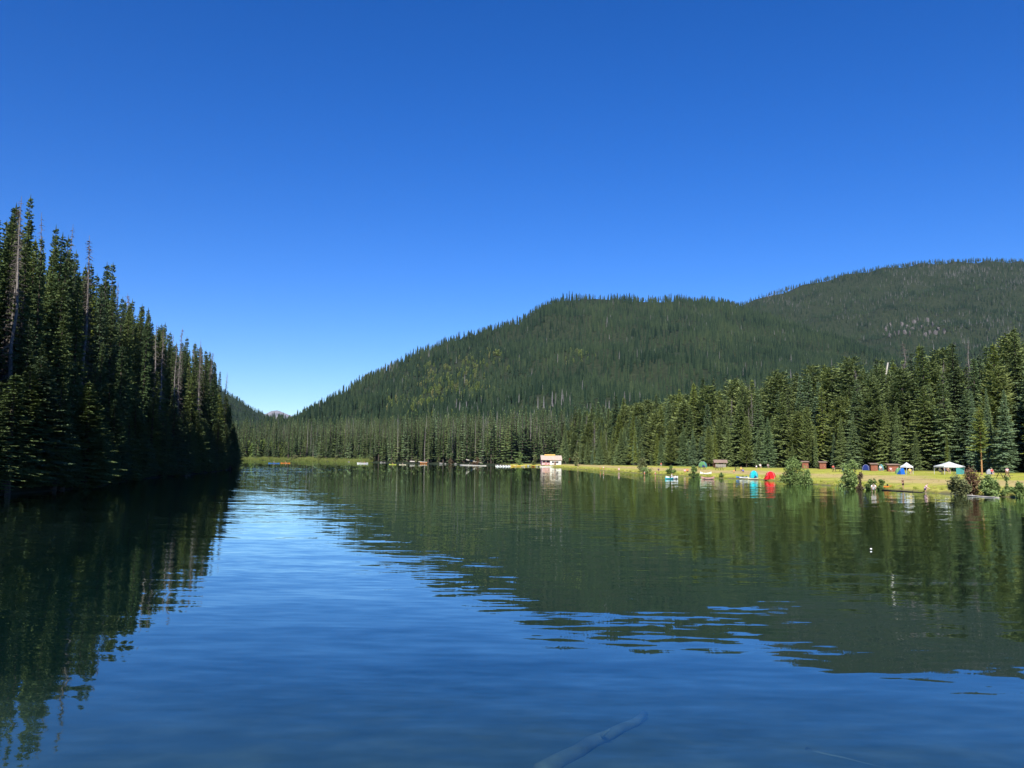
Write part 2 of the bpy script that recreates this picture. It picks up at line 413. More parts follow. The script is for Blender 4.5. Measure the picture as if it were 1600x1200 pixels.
def build_water():
    mb = MB()
    xs = np.linspace(-420, 160, 9); ys = np.linspace(-40, 760, 9)
    mb.add([(x, y, 0) for y in ys for x in xs], [(j * 9 + i, j * 9 + i + 1, (j + 1) * 9 + i + 1, (j + 1) * 9 + i) for j in range(8) for i in range(8)])
    mt, nt, b, N, L = new_mat('lake_water')
    N.remove(b)
    geo = N.new('ShaderNodeNewGeometry')
    def nvec(sx, sy, detail, off, rz=0.0):
        mp = N.new('ShaderNodeMapping'); mp.vector_type = 'POINT'
        mp.inputs['Scale'].default_value = (sx, sy, 1); mp.inputs['Location'].default_value = (off, off * 1.7, off * 0.3)
        mp.inputs['Rotation'].default_value = (0, 0, rz)
        L.new(geo.outputs['Position'], mp.inputs[0])
        nz = N.new('ShaderNodeTexNoise'); nz.inputs['Scale'].default_value = 1; nz.inputs['Detail'].default_value = detail
        nz.inputs['Roughness'].default_value = 0.45
        L.new(mp.outputs[0], nz.inputs['Vector'])
        sb = N.new('ShaderNodeVectorMath'); sb.operation = 'SUBTRACT'; sb.inputs[1].default_value = (0.5, 0.5, 0.5)
        L.new(nz.outputs['Color'], sb.inputs[0]); return sb.outputs[0]
    def vmul(v, c):
        q = N.new('ShaderNodeVectorMath'); q.operation = 'MULTIPLY'; L.new(v, q.inputs[0])
        if isinstance(c, tuple): q.inputs[1].default_value = c
        else: L.new(c, q.inputs[1])
        return q.outputs[0]
    def vadd(a, c):
        q = N.new('ShaderNodeVectorMath'); q.operation = 'ADD'; L.new(a, q.inputs[0])
        if isinstance(c, tuple): q.inputs[1].default_value = c
        else: L.new(c, q.inputs[1])
        return q.outputs[0]
    swell = vmul(nvec(0.22, 0.95, 1.5, 3.1, R(5)), (0.016, 0.046, 0))
    rip = vmul(nvec(1.0, 3.6, 2.0, 9.7, R(-4)), (0.022, 0.055, 0))
    # wind: broad patches of ruffled and slick water, most ruffled in mid-lake off the point
    pn = N.new('ShaderNodeTexNoise'); pn.inputs['Scale'].default_value = 1; pn.inputs['Detail'].default_value = 2
    pm = N.new('ShaderNodeMapping'); pm.inputs['Scale'].default_value = (0.012, 0.03, 1); L.new(geo.outputs['Position'], pm.inputs[0]); L.new(pm.outputs[0], pn.inputs['Vector'])
    pr = N.new('ShaderNodeMapRange'); pr.inputs[1].default_value = 0.35; pr.inputs[2].default_value = 0.65; pr.inputs[3].default_value = 0.85; pr.inputs[4].default_value = 1.4
    L.new(pn.outputs['Fac'], pr.inputs[0])
    dm = N.new('ShaderNodeMapping'); dm.inputs['Location'].default_value = (-(-62) / 50, -(215) / 110, 0); dm.inputs['Scale'].default_value = (1 / 50, 1 / 110, 0)
    L.new(geo.outputs['Position'], dm.inputs[0])
    ln = N.new('ShaderNodeVectorMath'); ln.operation = 'LENGTH'; L.new(dm.outputs[0], ln.inputs[0])
    dr = N.new('ShaderNodeMapRange'); dr.interpolation_type = 'SMOOTHSTEP'
    dr.inputs[1].default_value = 0.2; dr.inputs[2].default_value = 1.1; dr.inputs[3].default_value = 1.3; dr.inputs[4].default_value = 0
    L.new(ln.outputs['Value'], dr.inputs[0])
    am = N.new('ShaderNodeMath'); am.operation = 'ADD'; L.new(pr.outputs[0], am.inputs[0]); L.new(dr.outputs[0], am.inputs[1])
    fine = vmul(nvec(2.6, 8.0, 2.0, 4.4, R(8)), (0.020, 0.040, 0))
    fp = N.new('ShaderNodeTexNoise'); fp.inputs['Scale'].default_value = 1; fp.inputs['Detail'].default_value = 3
    fm = N.new('ShaderNodeMapping'); fm.inputs['Scale'].default_value = (0.05, 0.14, 1); L.new(geo.outputs['Position'], fm.inputs[0]); L.new(fm.outputs[0], fp.inputs['Vector'])
    fq = N.new('ShaderNodeMapRange'); fq.inputs[1].default_value = 0.42; fq.inputs[2].default_value = 0.62; L.new(fp.outputs['Fac'], fq.inputs[0])
    tot = vadd(vadd(vmul(vadd(swell, rip), am.outputs[0]), vmul(fine, fq.outputs[0])), (0, 0, 1))
    nn = N.new('ShaderNodeVectorMath'); nn.operation = 'NORMALIZE'; L.new(tot, nn.inputs[0])
    dt = N.new('ShaderNodeVectorMath'); dt.operation = 'DOT_PRODUCT'; L.new(geo.outputs['Incoming'], dt.inputs[0]); L.new(nn.outputs[0], dt.inputs[1])
    om = N.new('ShaderNodeMath'); om.operation = 'SUBTRACT'; om.inputs[0].default_value = 1; om.use_clamp = True
    ab = N.new('ShaderNodeMath'); ab.operation = 'ABSOLUTE'; L.new(dt.outputs['Value'], ab.inputs[0]); L.new(ab.outputs[0], om.inputs[1])
    pw_ = N.new('ShaderNodeMath'); pw_.operation = 'POWER'; pw_.inputs[1].default_value = 4.5; L.new(om.outputs[0], pw_.inputs[0])
    fr = N.new('ShaderNodeMath'); fr.operation = 'MULTIPLY_ADD'; fr.use_clamp = True; fr.inputs[1].default_value = 1.25; fr.inputs[2].default_value = 0.02; L.new(pw_.outputs[0], fr.inputs[0])
    gl = N.new('ShaderNodeBsdfGlossy'); gl.inputs['Roughness'].default_value = 0.0; gl.inputs[0].default_value = (.9, 1, .95, 1); L.new(nn.outputs[0], gl.inputs['Normal'])
    df = N.new('ShaderNodeBsdfDiffuse'); df.inputs[0].default_value = (0.003, 0.013, 0.011, 1)
    tr = N.new('ShaderNodeBsdfTransparent'); tr.inputs[0].default_value = (0.70, 0.93, 0.88, 1)
    body = N.new('ShaderNodeMixShader'); body.inputs[0].default_value = 0.72
    L.new(df.outputs[0], body.inputs[1]); L.new(tr.outputs[0], body.inputs[2])
    ms = N.new('ShaderNodeMixShader'); L.new(fr.outputs[0], ms.inputs[0]); L.new(body.outputs[0], ms.inputs[1]); L.new(gl.outputs[0], ms.inputs[2])
    L.new(ms.outputs[0], N['Material Output'].inputs[0])
    return tag(mb.build('water', mt), kind='structure')
build_water()

# ------------------------------------------------------------------ trees
def conifer(seed, H=30.0, Rm=3.0, lod=0, base=0.04, droop=0.35, gap=0.0, taper=0.8, dens=1.0):
    """crown of drooping whorled branches, every branch a spray of narrow twigs; returns crown MB and trunk MB"""
    r = random.Random(seed)
    crown = MB(); trunk = MB()
    lean = (r.uniform(-.01, .01) * H, r.uniform(-.01, .01) * H)
    def axis(t): return Vector((lean[0] * t * t, lean[1] * t * t, H * t))
    r0 = H * 0.0115
    ns = 8 if lod == 0 else 4
    trunk.tube([axis(k / ns) for k in range(ns + 1)], [r0 * (1 - k / ns) ** 0.85 + 0.012 for k in range(ns + 1)], 7 if lod == 0 else 4)
    step = (0.40 if lod == 0 else 1.15) / dens
    z = H * base
    sect = [r.uniform(0.72, 1.2) for _ in range(9)]
    V, Fc = crown.v, crown.f
    def quad(a, b, c, d):
        n = len(V); V.extend((tuple(a), tuple(b), tuple(c), tuple(d))); Fc.append((n, n + 1, n + 2, n + 3)); crown.m.append(0)
    while z < H * 0.985:
        t = z / H
        prof = (1 - t) ** taper * min(1, 0.55 + t * 2.6)
        nb = r.randint(5, 7) if lod == 0 else r.randint(4, 6)
        a0 = r.uniform(0, 6.283)
        for k in range(nb):
            if r.random() < gap: continue
            az_ = a0 + 6.283 * k / nb + r.uniform(-.4, .4)
            Lb = Rm * prof * sect[int(az_ * 1.4) % 9] * r.uniform(0.6, 1.18) + 0.22
            o = axis(t) + Vector((0, 0, r.uniform(-.2, .2)))
            dx = Vector((math.cos(az_), math.sin(az_), 0)); sd = Vector((-dx.y, dx.x, 0))
            dr = droop * r.uniform(0.6, 1.35) * (1.15 - 0.9 * t)
            lift = 0.25 * t + 0.02
            def P(s): return o + dx * (Lb * s) + Vector((0, 0, Lb * (lift * s - dr * s * s + 0.12 * s ** 4)))
            if lod == 0:
                nt_ = max(3, int(Lb / 0.17))
                for q in range(nt_):
                    s0 = 0.12 + 0.86 * (q + r.random() * .6) / nt_
                    pb = P(s0); ax_ = (P(min(1, s0 + .1)) - pb).normalized()
                    tl = (0.34 * Lb * (1.05 - s0) + 0.16) * r.uniform(0.7, 1.25)
                    for sg in (-1, 1):
                        d = (ax_ * r.uniform(0.55, 0.9) + sd * sg * r.uniform(0.7, 1.0)).normalized()
                        tip = pb + d * tl + Vector((0, 0, -tl * r.uniform(0.12, 0.45)))
                        ph = r.uniform(-1.3, 1.3)
                        w = (ax_ * math.cos(ph) + Vector((0, 0, math.sin(ph)))) * (0.10 + 0.125 * tl) * r.uniform(.8, 1.3)
                        mid = pb.lerp(tip, 0.45)
                        quad(pb, mid - w, tip, mid + w)
                tip = P(1.06); pb = P(0.5); w = sd * 0.10
                quad(pb, pb.lerp(tip, .5) - w, tip, pb.lerp(tip, .5) + w)
            else:
                w = Lb * r.uniform(0.26, 0.42) + 0.12
                p0, p1, p2 = P(0.02), P(0.55), P(1.0)
                dn = Vector((0, 0, -w * 0.45))
                quad(p0, p1 - sd * w + dn, p2, p1 + Vector((0, 0, .10)))
                quad(p0, p1 + Vector((0, 0, .10)), p2, p1 + sd * w + dn)
        z += step * r.uniform(0.75, 1.25) * (0.8 + 0.5 * (1 - t))
    top = axis(1.0)
    for k in range(3):
        a = k * 2.1; w = Vector((math.cos(a), math.sin(a), 0)) * (0.10 if lod == 0 else 0.22)
        quad(top - Vector((0, 0, 0.03 * H)), top - Vector((0, 0, 0.02 * H)) + w, top + Vector((0, 0, .35)), top - Vector((0, 0, 0.02 * H)) - w)
    return crown, trunk

def far_conifer(seed, H=18.0, Rm=2.3):
    r = random.Random(seed); c = MB()
    n = 7
    for k in range(n):
        t0 = 0.06 + 0.9 * k / n
        rad = Rm * (1 - t0) ** 0.75 * r.uniform(0.8, 1.2) + 0.15
        zt = H * min(1.0, t0 + 0.24); zb = H * (t0 - 0.015)
        m_ = 7; a0 = r.uniform(0, 6.28); ring = []
        for q in range(2 * m_):
            rr = rad * (r.uniform(0.85, 1.2) if q % 2 == 0 else r.uniform(0.42, 0.6))
            a = a0 + 3.14159 * q / m_
            ring.append((rr * math.cos(a), rr * math.sin(a), zb - (0.35 * rad if q % 2 == 0 else 0) + r.uniform(-.2, .2)))
        c.add([(0, 0, zt)] + ring, [(0, 1 + q, 1 + (q + 1) % (2 * m_)) for q in range(2 * m_)])
    c.tube([(0, 0, 0), (0, 0, H * 0.3)], [0.2, 0.15], 4, 1)
    return c

def snag(seed, H=26.0, lod=0, fuzz=1.0, broken=False):
    """a dead standing conifer: bare tapering bole with short broken twigs"""
    r = random.Random(seed); tr = MB(); tw = MB()
    ns = 7; off = [Vector((r.uniform(-.012, .012) * H * k / ns, r.uniform(-.012, .012) * H * k / ns, H * k / ns)) for k in range(ns + 1)]
    r0 = H * 0.0105
    tr.tube(off, [r0 * (1 - (0.55 if broken else 0.97) * k / ns) + 0.01 for k in range(ns + 1)], 6 if lod == 0 else 4)
    nb = int((200 if lod == 0 else 46) * fuzz)
    for k in range(nb):
        t = r.uniform(0.22, 0.985); i = min(ns - 1, int(t * ns)); p = off[i].lerp(off[i + 1], t * ns - i)
        a = r.uniform(0, 6.283); Lb = (0.35 + 1.9 * (1 - t) ** 0.8) * r.uniform(0.35, 1.1)
        d = Vector((math.cos(a), math.sin(a), r.uniform(-0.75, 0.1)))
        e = p + d * Lb; w = Vector((-d.y, d.x, 0)) * (0.034 if lod == 0 else 0.06); w2 = Vector((0, 0, 0.04 if lod == 0 else 0.06))
        tw.add([p + w, p - w, e], [(0, 1, 2)]); tw.add([p + w2, p - w2, e], [(0, 1, 2)])
        if lod == 0:
            for q in range(4):
                s0 = r.uniform(0.3, 1); b_ = p.lerp(e, s0); d2 = Vector((r.uniform(-1, 1), r.uniform(-1, 1), r.uniform(-1, .1))).normalized() * Lb * 0.3
                w3 = d2.cross(Vector((0.3, 0.2, 1))).normalized() * 0.026
                tw.add([b_ + w3, b_ - w3, b_ + d2], [(0, 1, 2)])
    return tw, tr

def broadleaf(seed, H=9.0, Rm=2.6):
    r = random.Random(seed); c = MB()
    for k in range(190):
        th = r.uniform(0, 6.283); q = r.random() ** 0.5; z = r.uniform(0.15, 1)
        pr = Rm * math.sin(min(1, z * 1.05) * 2.6 + 0.35) * q
        p = Vector((pr * math.cos(th), pr * math.sin(th), H * z)); s = r.uniform(0.35, 0.75)
        a = Vector((r.uniform(-1, 1), r.uniform(-1, 1), r.uniform(-.6, .6))).normalized() * s; b = a.cross(Vector((r.uniform(-1, 1), r.uniform(-1, 1), r.uniform(0.2, 1)))).normalized() * s * .8
        c.add([p - a, p - b, p + a, p + b], [(0, 1, 2, 3)])
    c.tube([(0, 0, 0), (0, 0, H * .7)], [.13, .05], 4, 1)
    return c

def joined(name, crown, trunk, mats):
    mb = MB(); mb.add(crown.v, crown.f, 0); mb.add(trunk.v, trunk.f, 1); return mb.mesh(name, mats)

# shapes, each unit height 30 m (near and shore trees)
NEAR = []
for k, (rm, base, dr, gap, tp) in enumerate([(3.3, .04, .42, .05, .80), (2.7, .10, .50, .10, .72), (3.8, .02, .38, .04, .85), (2.4, .16, .55, .18, .62), (3.0, .06, .45, .08, .78), (3.5, .02, .40, .06, .9)]):
    NEAR.append(conifer(100 + k, 30, rm, 0, base, dr, gap, tp))
EDGE = [conifer(140 + k, 30, rm, 0, .01, .30, .03, .92) for k, rm in enumerate((6.0, 5.2, 6.8))]     # broad young spruces, clothed to the ground
ROUND = [conifer(160 + k, 30, 5.2, 0, .10, -.10, .12, .42, .85) for k in range(2)]     # pines with fuller, rounder heads
SHORE = []
for k, (rm, base) in enumerate([(3.0, .05), (2.5, .12), (3.5, .03), (2.3, .18), (2.8, .08)]):
    SHORE.append(conifer(180 + k, 30, rm, 1, base, .42, .06, .78))
SNAG0 = [snag(220, 30, 0, 1.6), snag(221, 30, 0, 2.4), snag(222, 30, 0, 1.2), snag(223, 30, 0, 3.0)]
SNAG1 = [snag(240, 30, 1, 1.0), snag(241, 30, 1, .5), snag(242, 30, 1, 1.6)]
POLE = snag(250, 30, 0, .05, True)

def pair(nm, sh, cm, tm):
    return (sh[0].mesh(nm + '_crown', [cm]), sh[1].mesh(nm + '_trunk', [tm]))
P_NEAR = [pair('spruce', s, M['needle'], M['bark']) for s in NEAR]
P_NEARB = [pair('pale_spruce', s, M['needle_blue'], M['bark']) for s in NEAR]
P_EDGE = [pair('edge_spruce', s, M['needle_blue'], M['bark']) for s in EDGE]
P_ROUND = [pair('round_pine', s, M['needle_round'], M['bark']) for s in ROUND]
P_YEL = [pair('pine', s, M['needle_yellow'], M['bark']) for s in NEAR[1:5]]
P_SHORE = [pair('shore_spruce', s, M['needle_shore'], M['bark']) for s in SHORE]
P_SHOREB = [pair('shore_fir', s, M['needle_blue'], M['bark']) for s in SHORE]
P_SNAG0 = [pair('snag', s, M['deadtwig'], M['deadwood']) for s in SNAG0]
P_SNAG1 = [pair('far_snag', s, M['deadtwig'], M['deadwood']) for s in SNAG1]

def plant(name, pr, loc, H, rz, label, cat, group=None, sx=1.0):
    o = bpy.data.objects.new(name, None); COL.objects.link(o)
    o.location = loc; o.rotation_euler = (0, 0, rz); s = H / 30.0; o.scale = (s * sx, s * sx, s)
    tag(o, label, cat, group)
    for nm, me in (('trunk', pr[1]), ('crown', pr[0])):
        c = bpy.data.objects.new(nm, me); COL.objects.link(c); c.parent = o
    return o

# ---- scatter the woods round the lake
def scatter(x0, x1, y0, y1, sp, seed):
    r = np.random.default_rng(seed)
    nx, ny = int((x1 - x0) / sp) + 1, int((y1 - y0) / sp) + 1
    gx, gy = np.meshgrid(np.arange(nx), np.arange(ny))
    x = x0 + (gx + (gy % 2) * .5) * sp + r.uniform(-.42, .42, gx.shape) * sp
    y = y0 + gy * sp + r.uniform(-.42, .42, gx.shape) * sp
    return x.ravel(), y.ravel(), r

trees = []     # x, y, z, height, width factor, kind, zone
def put(x, y, h, sx, kind, zone): trees.append([x, y, h, sx, kind, zone])

x, y, r = scatter(-150, -30, -70, 300, 3.7, 21)          # left bank, running on behind the camera's left
d = sdf_lake(x, y)
for a, b, dd in zip(x, y, d):
    if not 1.6 < dd < 85: continue
    if a > -86 - 0 and b > 262: continue
    if b < 25 and dd > 45: continue
    h = r.uniform(25, 36)
    q = r.random()
    if dd < 4.5 and (q > 0.2 or dd < 2.6): h = r.uniform(7, 20)
    kind = 'snag0' if (q < 0.2 and dd > 2.6) else ('near' if q < 0.97 else 'yellow')
    put(a, b, h * (0.98 if kind == 'snag0' else 1), r.uniform(.75, 1.1) * (1.7 if h < 21 else 1), kind, 'left')
for i in range(5, 16):
    A_, B_ = LAKE[i], LAKE[i + 1]; n_ = max(2, int(np.hypot(*(B_ - A_)) / 1.2)); nv = np.array([-(B_ - A_)[1], (B_ - A_)[0]]); nv = nv / np.hypot(*nv)
    for q in range(n_):
        c_ = A_ + (B_ - A_) * (q + r.random()) / n_ + nv * r.uniform(-.2, 2.0)
        put(c_[0], c_[1], r.uniform(4, 12), r.uniform(2.2, 3.2), 'near', 'left')
x, y, r = scatter(30, 290, 50, 480, 5.2, 22)             # right wood behind the lawn
d = sdf_lake(x, y); ld = lawn_depth(y)
for a, b, dd, l_ in zip(x, y, d, ld):
    if not l_ + 1 < dd < 150 or b / max(a, 1) < 0.95: continue
    e = dd - l_
    q = r.random()
    if q < .12: continue
    if e < 7: kind, h, sx = ('edge' if q < 0.66 else ('nearb' if q < .82 else ('round' if q < .9 else 'yellow'))), r.uniform(5, 17), 1.0
    elif e < 16: kind, h, sx = ('nearb' if q < 0.5 else ('edge' if q < .7 else ('snag0' if q < .74 else ('round' if q < .9 else 'yellow')))), r.uniform(9, 24), 1.6
    else: kind, h, sx = ('nearb' if q < 0.42 else ('near' if q < .66 else ('snag0' if q < .72 else ('round' if q < .9 else 'yellow')))), r.triangular(13, 25, 33) + min(4, e * .05), 1.5
    put(a, b, h, sx * r.uniform(.85, 1.15), kind, 'right')
x, y, r = scatter(-420, 120, 470, 860, 5.4, 23)          # far shore
d = sdf_lake(x, y)
for a, b, dd in zip(x, y, d):
    if not 2.5 < dd < 135 or (a > 30 and b < 480): continue
    if a < -150 and dd < 22: continue
    q = r.random()
    kind = 'snag1' if dd > 11 and q < (0.13 if a > -110 else .07) else ('shore' if q < .75 else 'shoreb')
    h = r.uniform(20, 34) * (0.75 if dd < 7 else 1)
    if a < -150 and dd < 45: h *= 0.55
    put(a, b, h, r.uniform(1.0, 1.4), kind, 'far')
x, y, r = scatter(-330, -95, 285, 700, 7.0, 24)          # bank beyond the point
d = sdf_lake(x, y)
for a, b, dd in zip(x, y, d):
    if 2 < dd < 60 and a < -120 and b > 300 and a / b < -0.25: put(a, b, r.uniform(20, 32), 1, 'shore', 'beyond')

CANOPY = np.array([(-400, 120), (0, 264), (40, 302), (75, 316), (110, 372), (160, 405), (190, 448), (225, 482), (260, 512), (300, 535), (340, 558), (372, 600)], float)
ZT = terrain(np.array([t[0] for t in trees]), np.array([t[1] for t in trees]))
for t, z_ in zip(trees, ZT):
    if t[5] == 'left' and t[1] > 30:
        bx, by, w = project((t[0], t[1], z_))
        lim = np.interp(bx, CANOPY[:, 0], CANOPY[:, 1]); r_ = ray(bx, lim)
        hmax = EYE + r_[2] / r_[1] * t[1] - z_
        if t[2] > 20 or t[2] > hmax: t[2] = max(3.0, min(max(t[2], 22), hmax * (random.uniform(.92, 1.06) if 'snag' in t[4] else random.uniform(.80, 1.0))))
T = np.array([[t[0], t[1]] for t in trees]); TZ = terrain(T[:, 0], T[:, 1]) - 0.12
keep_clear = []      # filled below before planting: places where cabins and tents stand
for px, py, rad in [(861, 727, 8), (1125, 731, 5), (1258, 732, 3), (1285, 733, 3), (1366, 735.5, 3), (1396, 737, 4), (1483, 741, 5), (1310, 736, 5), (1415, 740, 5), (892, 724, 4), (1354, 735, 4), (1545, 741, 4)]:
    p = hit(px, py); keep_clear.append((p.x, p.y, rad))
ok = np.ones(len(trees), bool)
for cx, cy_, rad in keep_clear: ok &= np.hypot(T[:, 0] - cx, T[:, 1] - cy_) > rad
trees = [t for t, k in zip(trees, ok) if k]; T = T[ok]; TZ = TZ[ok]

# ---- which of them can be seen best: a coarse depth sort of their outlines
W_, H_ = 640, 480
zb = np.full((H_, W_), 1e9); ib = np.full((H_, W_), -1)
info = []
for k, t in enumerate(trees):
    if t[1] < 12: info.append(None); continue
    bx, by, w = project((t[0], t[1], TZ[k])); tx, ty, _ = project((t[0], t[1], TZ[k] + t[2]))
    if w < 5: info.append(None); continue
    half = 3.0 * t[3] * t[2] / 30 / w * F_PX
    if t[4] == 'edge': half *= 1.9
    info.append((bx * .4, by * .4, tx * .4, ty * .4, half * .4, w))
for k, q in enumerate(info):
    if q is None: continue
    bx, by, tx, ty, hw, w = q
    for yy in range(max(0, int(ty)), min(H_, int(by) + 1)):
        f = (yy - ty) / max(1e-6, by - ty)
        cx = tx + (bx - tx) * f; h2 = hw * min(1, f * 1.3) * (0.25 if 'snag' in trees[k][4] else 1)
        a, b = int(max(0, cx - h2)), int(min(W_ - 1, cx + h2))
        if b < a: continue
        s = slice(a, b + 1); mk = zb[yy, s] > w
        zb[yy, s][mk] = w; ib[yy, s][mk] = k
area = np.bincount(ib[ib >= 0].ravel(), minlength=len(trees)).astype(float)
live = [k for k in np.argsort(-area) if 'snag' not in trees[k][4] and area[k] > 0]
dead = [k for k in np.argsort(-area) if 'snag' in trees[k][4] and area[k] > 0]
chosen = set(live[:298]) | set(dead[:90])

PLACE = {'left': [(70, 'left edge of the dark forest wall'), (140, 'left third of the dark forest wall'), (210, 'middle of the dark forest wall'), (280, 'right of the middle of the forest wall'), (335, 'near the end of the forest wall'), (9999, 'at the tip of the wooded point')],
         'right': [(930, 'behind the boathouse'), (1010, 'behind the narrow beach'), (1090, 'behind the lawn corner'), (1160, 'behind the brown shelter'), (1225, 'behind the two tents'), (1310, 'behind the outhouses'), (1385, 'behind the half dead shrub'), (1445, 'behind the blue tarp'), (1525, 'behind the white canopy'), (9999, 'at the right edge of the lawn')],
         'far': [(480, 'behind the reeds'), (550, 'between the reeds and the white boat'), (610, 'behind the white boat'), (680, 'behind the orange-red canoe'), (740, 'behind the driftwood'), (800, 'behind the pedal boats'), (9999, 'behind the yellow canoes')],
         'beyond': [(9999, 'on the bank beyond the wooded point')]}
row_depth = sdf_lake(T[:, 0], T[:, 1]); row_depth = np.where([t[5] == 'right' for t in trees], row_depth - lawn_depth(T[:, 1]), row_depth)
def size_word(h): return 'very tall' if h > 32 else 'tall' if h > 27 else 'middling' if h > 20 else 'young' if h > 12 else 'small young'
PAIRS = {'near': P_NEAR, 'nearb': P_NEARB, 'edge': P_EDGE, 'yellow': P_YEL, 'round': P_ROUND, 'shore': P_SHORE, 'shoreb': P_SHOREB, 'snag0': P_SNAG0, 'snag1': P_SNAG1}
NAMES = {'near': ('spruce_tree', 'dark green narrow spruce', 'spruce'), 'nearb': ('spruce_tree', 'blue-green spruce', 'spruce'), 'edge': ('spruce_tree', 'broad blue-green spruce', 'spruce'),
         'yellow': ('pine_tree', 'yellow-green pine', 'pine'), 'round': ('pine_tree', 'full round-headed olive pine', 'pine'), 'shore': ('spruce_tree', 'slim dark green spruce', 'spruce'), 'shoreb': ('spruce_tree', 'slim blue-green spruce', 'spruce'),
         'snag0': ('dead_tree', 'bare grey dead conifer', 'dead tree'), 'snag1': ('dead_tree', 'bare pale dead conifer', 'dead tree')}
rt = random.Random(5)
rest = []
for k, t in enumerate(trees):
    if k in chosen:
        nm, lb, cat = NAMES[t[4]]
        pr = rt.choice(PAIRS[t[4]])
        pxx = info[k][0] / .4
        where = [w_ for lim, w_ in PLACE[t[5]] if pxx < lim][0]
        row = 'front row' if row_depth[k] < 9 else 'back row'
        plant(nm, pr, (t[0], t[1], TZ[k]), t[2], rt.uniform(0, 6.28), f"{size_word(t[2])} {lb}, {row}, {where}", cat, f"{size_word(t[2])} {lb}s, {row}, {where}", t[3])
    else:
        rest.append(k)

# ---- scattered stuff: points carrying instances
def source(coll, name, me):
    o = bpy.data.objects.new(name, me); coll.objects.link(o)

def instancer(name, coll, P, rot, scl, idx, label, cat):
    me = bpy.data.meshes.new(name); n = len(P)
    me.vertices.add(n); me.vertices.foreach_set('co', np.asarray(P, np.float32).ravel())
    for an, ty, key, dat in (('rot', 'FLOAT', 'value', rot), ('scl', 'FLOAT_VECTOR', 'vector', scl), ('idx', 'INT', 'value', idx)):
        a = me.attributes.new(an, ty, 'POINT'); a.data.foreach_set(key, np.asarray(dat, np.int32 if ty == 'INT' else np.float32).ravel())
    o = bpy.data.objects.new(name, me); COL.objects.link(o)
    ng = bpy.data.node_groups.new(name + '_nodes', 'GeometryNodeTree')
    ng.interface.new_socket('Geometry', in_out='INPUT', socket_type='NodeSocketGeometry')
    ng.interface.new_socket('Geometry', in_out='OUTPUT', socket_type='NodeSocketGeometry')
    N, L = ng.nodes, ng.links
    gi, go = N.new('NodeGroupInput'), N.new('NodeGroupOutput')
    ci = N.new('GeometryNodeCollectionInfo'); ci.inputs['Collection'].default_value = coll
    ci.inputs['Separate Children'].default_value = True; ci.inputs['Reset Children'].default_value = True
    ip = N.new('GeometryNodeInstanceOnPoints'); ip.inputs['Pick Instance'].default_value = True
    def na(nm, ty):
        q = N.new('GeometryNodeInputNamedAttribute'); q.data_type = ty; q.inputs['Name'].default_value = nm; return q.outputs[0]
    cx = N.new('ShaderNodeCombineXYZ'); L.new(na('rot', 'FLOAT'), cx.inputs[2])
    L.new(gi.outputs[0], ip.inputs['Points']); L.new(ci.outputs[0], ip.inputs['Instance'])
    L.new(na('idx', 'INT'), ip.inputs['Instance Index']); L.new(cx.outputs[0], ip.inputs['Rotation']); L.new(na('scl', 'FLOAT_VECTOR'), ip.inputs['Scale'])
    L.new(ip.outputs[0], go.inputs[0])
    md = o.modifiers.new('instances', 'NODES'); md.node_group = ng
    return tag(o, label, cat, kind='stuff')

wood = bpy.data.collections.new('wood_sources')
KIDX = {}
n_src = 0
def add_src(kind, shapes, cm, tm):
    global n_src
    ids = []
    for s in shapes:
        source(wood, f'wood_source_{n_src:02d}', joined(f'wood_source_{n_src:02d}', s[0], s[1], [M[cm], M[tm]])); ids.append(n_src); n_src += 1
    KIDX[kind] = ids
add_src('near', NEAR, 'needle', 'bark'); add_src('nearb', NEAR, 'needle_blue', 'bark'); add_src('edge', EDGE, 'needle_blue', 'bark')
add_src('round', ROUND, 'needle_round', 'bark'); add_src('yellow', NEAR[1:3], 'needle_yellow', 'bark'); add_src('shore', SHORE, 'needle_shore', 'bark'); add_src('shoreb', SHORE, 'needle_blue', 'bark')
add_src('snag0', SNAG0[:2], 'deadtwig', 'deadwood'); add_src('snag1', SNAG1, 'deadtwig', 'deadwood')
P_, ro, s_, ix = [], [], [], []
for k in rest:
    t = trees[k]; P_.append((t[0], t[1], TZ[k])); ro.append(rt.uniform(0, 6.28)); s = t[2] / 30; s_.append((s * t[3], s * t[3], s)); ix.append(rt.choice(KIDX[t[4]]))
instancer('lakeside_forest', wood, P_, ro, s_, ix, 'dense conifer wood filling in behind the front trees round the lake', 'forest')

# ---- the wooded slopes
slope = bpy.data.collections.new('slope_sources')
for k in range(5):
    source(slope, f'slope_source_{k:02d}', far_conifer(300 + k, 18, 1.55 + .22 * k).mesh('slope_conifer', [M['needle_hill'], M['bark']]))
for k in range(2):
    source(slope, f'slope_source_{5 + k:02d}', broadleaf(320 + k).mesh('slope_broadleaf', [M['aspen'], M['bark']]))
for k in range(2):
    source(slope, f'slope_source_{7 + k:02d}', far_conifer(330 + k, 16, .75 + .25 * k).mesh('slope_snag', [M['deadgrey'], M['deadgrey']]))

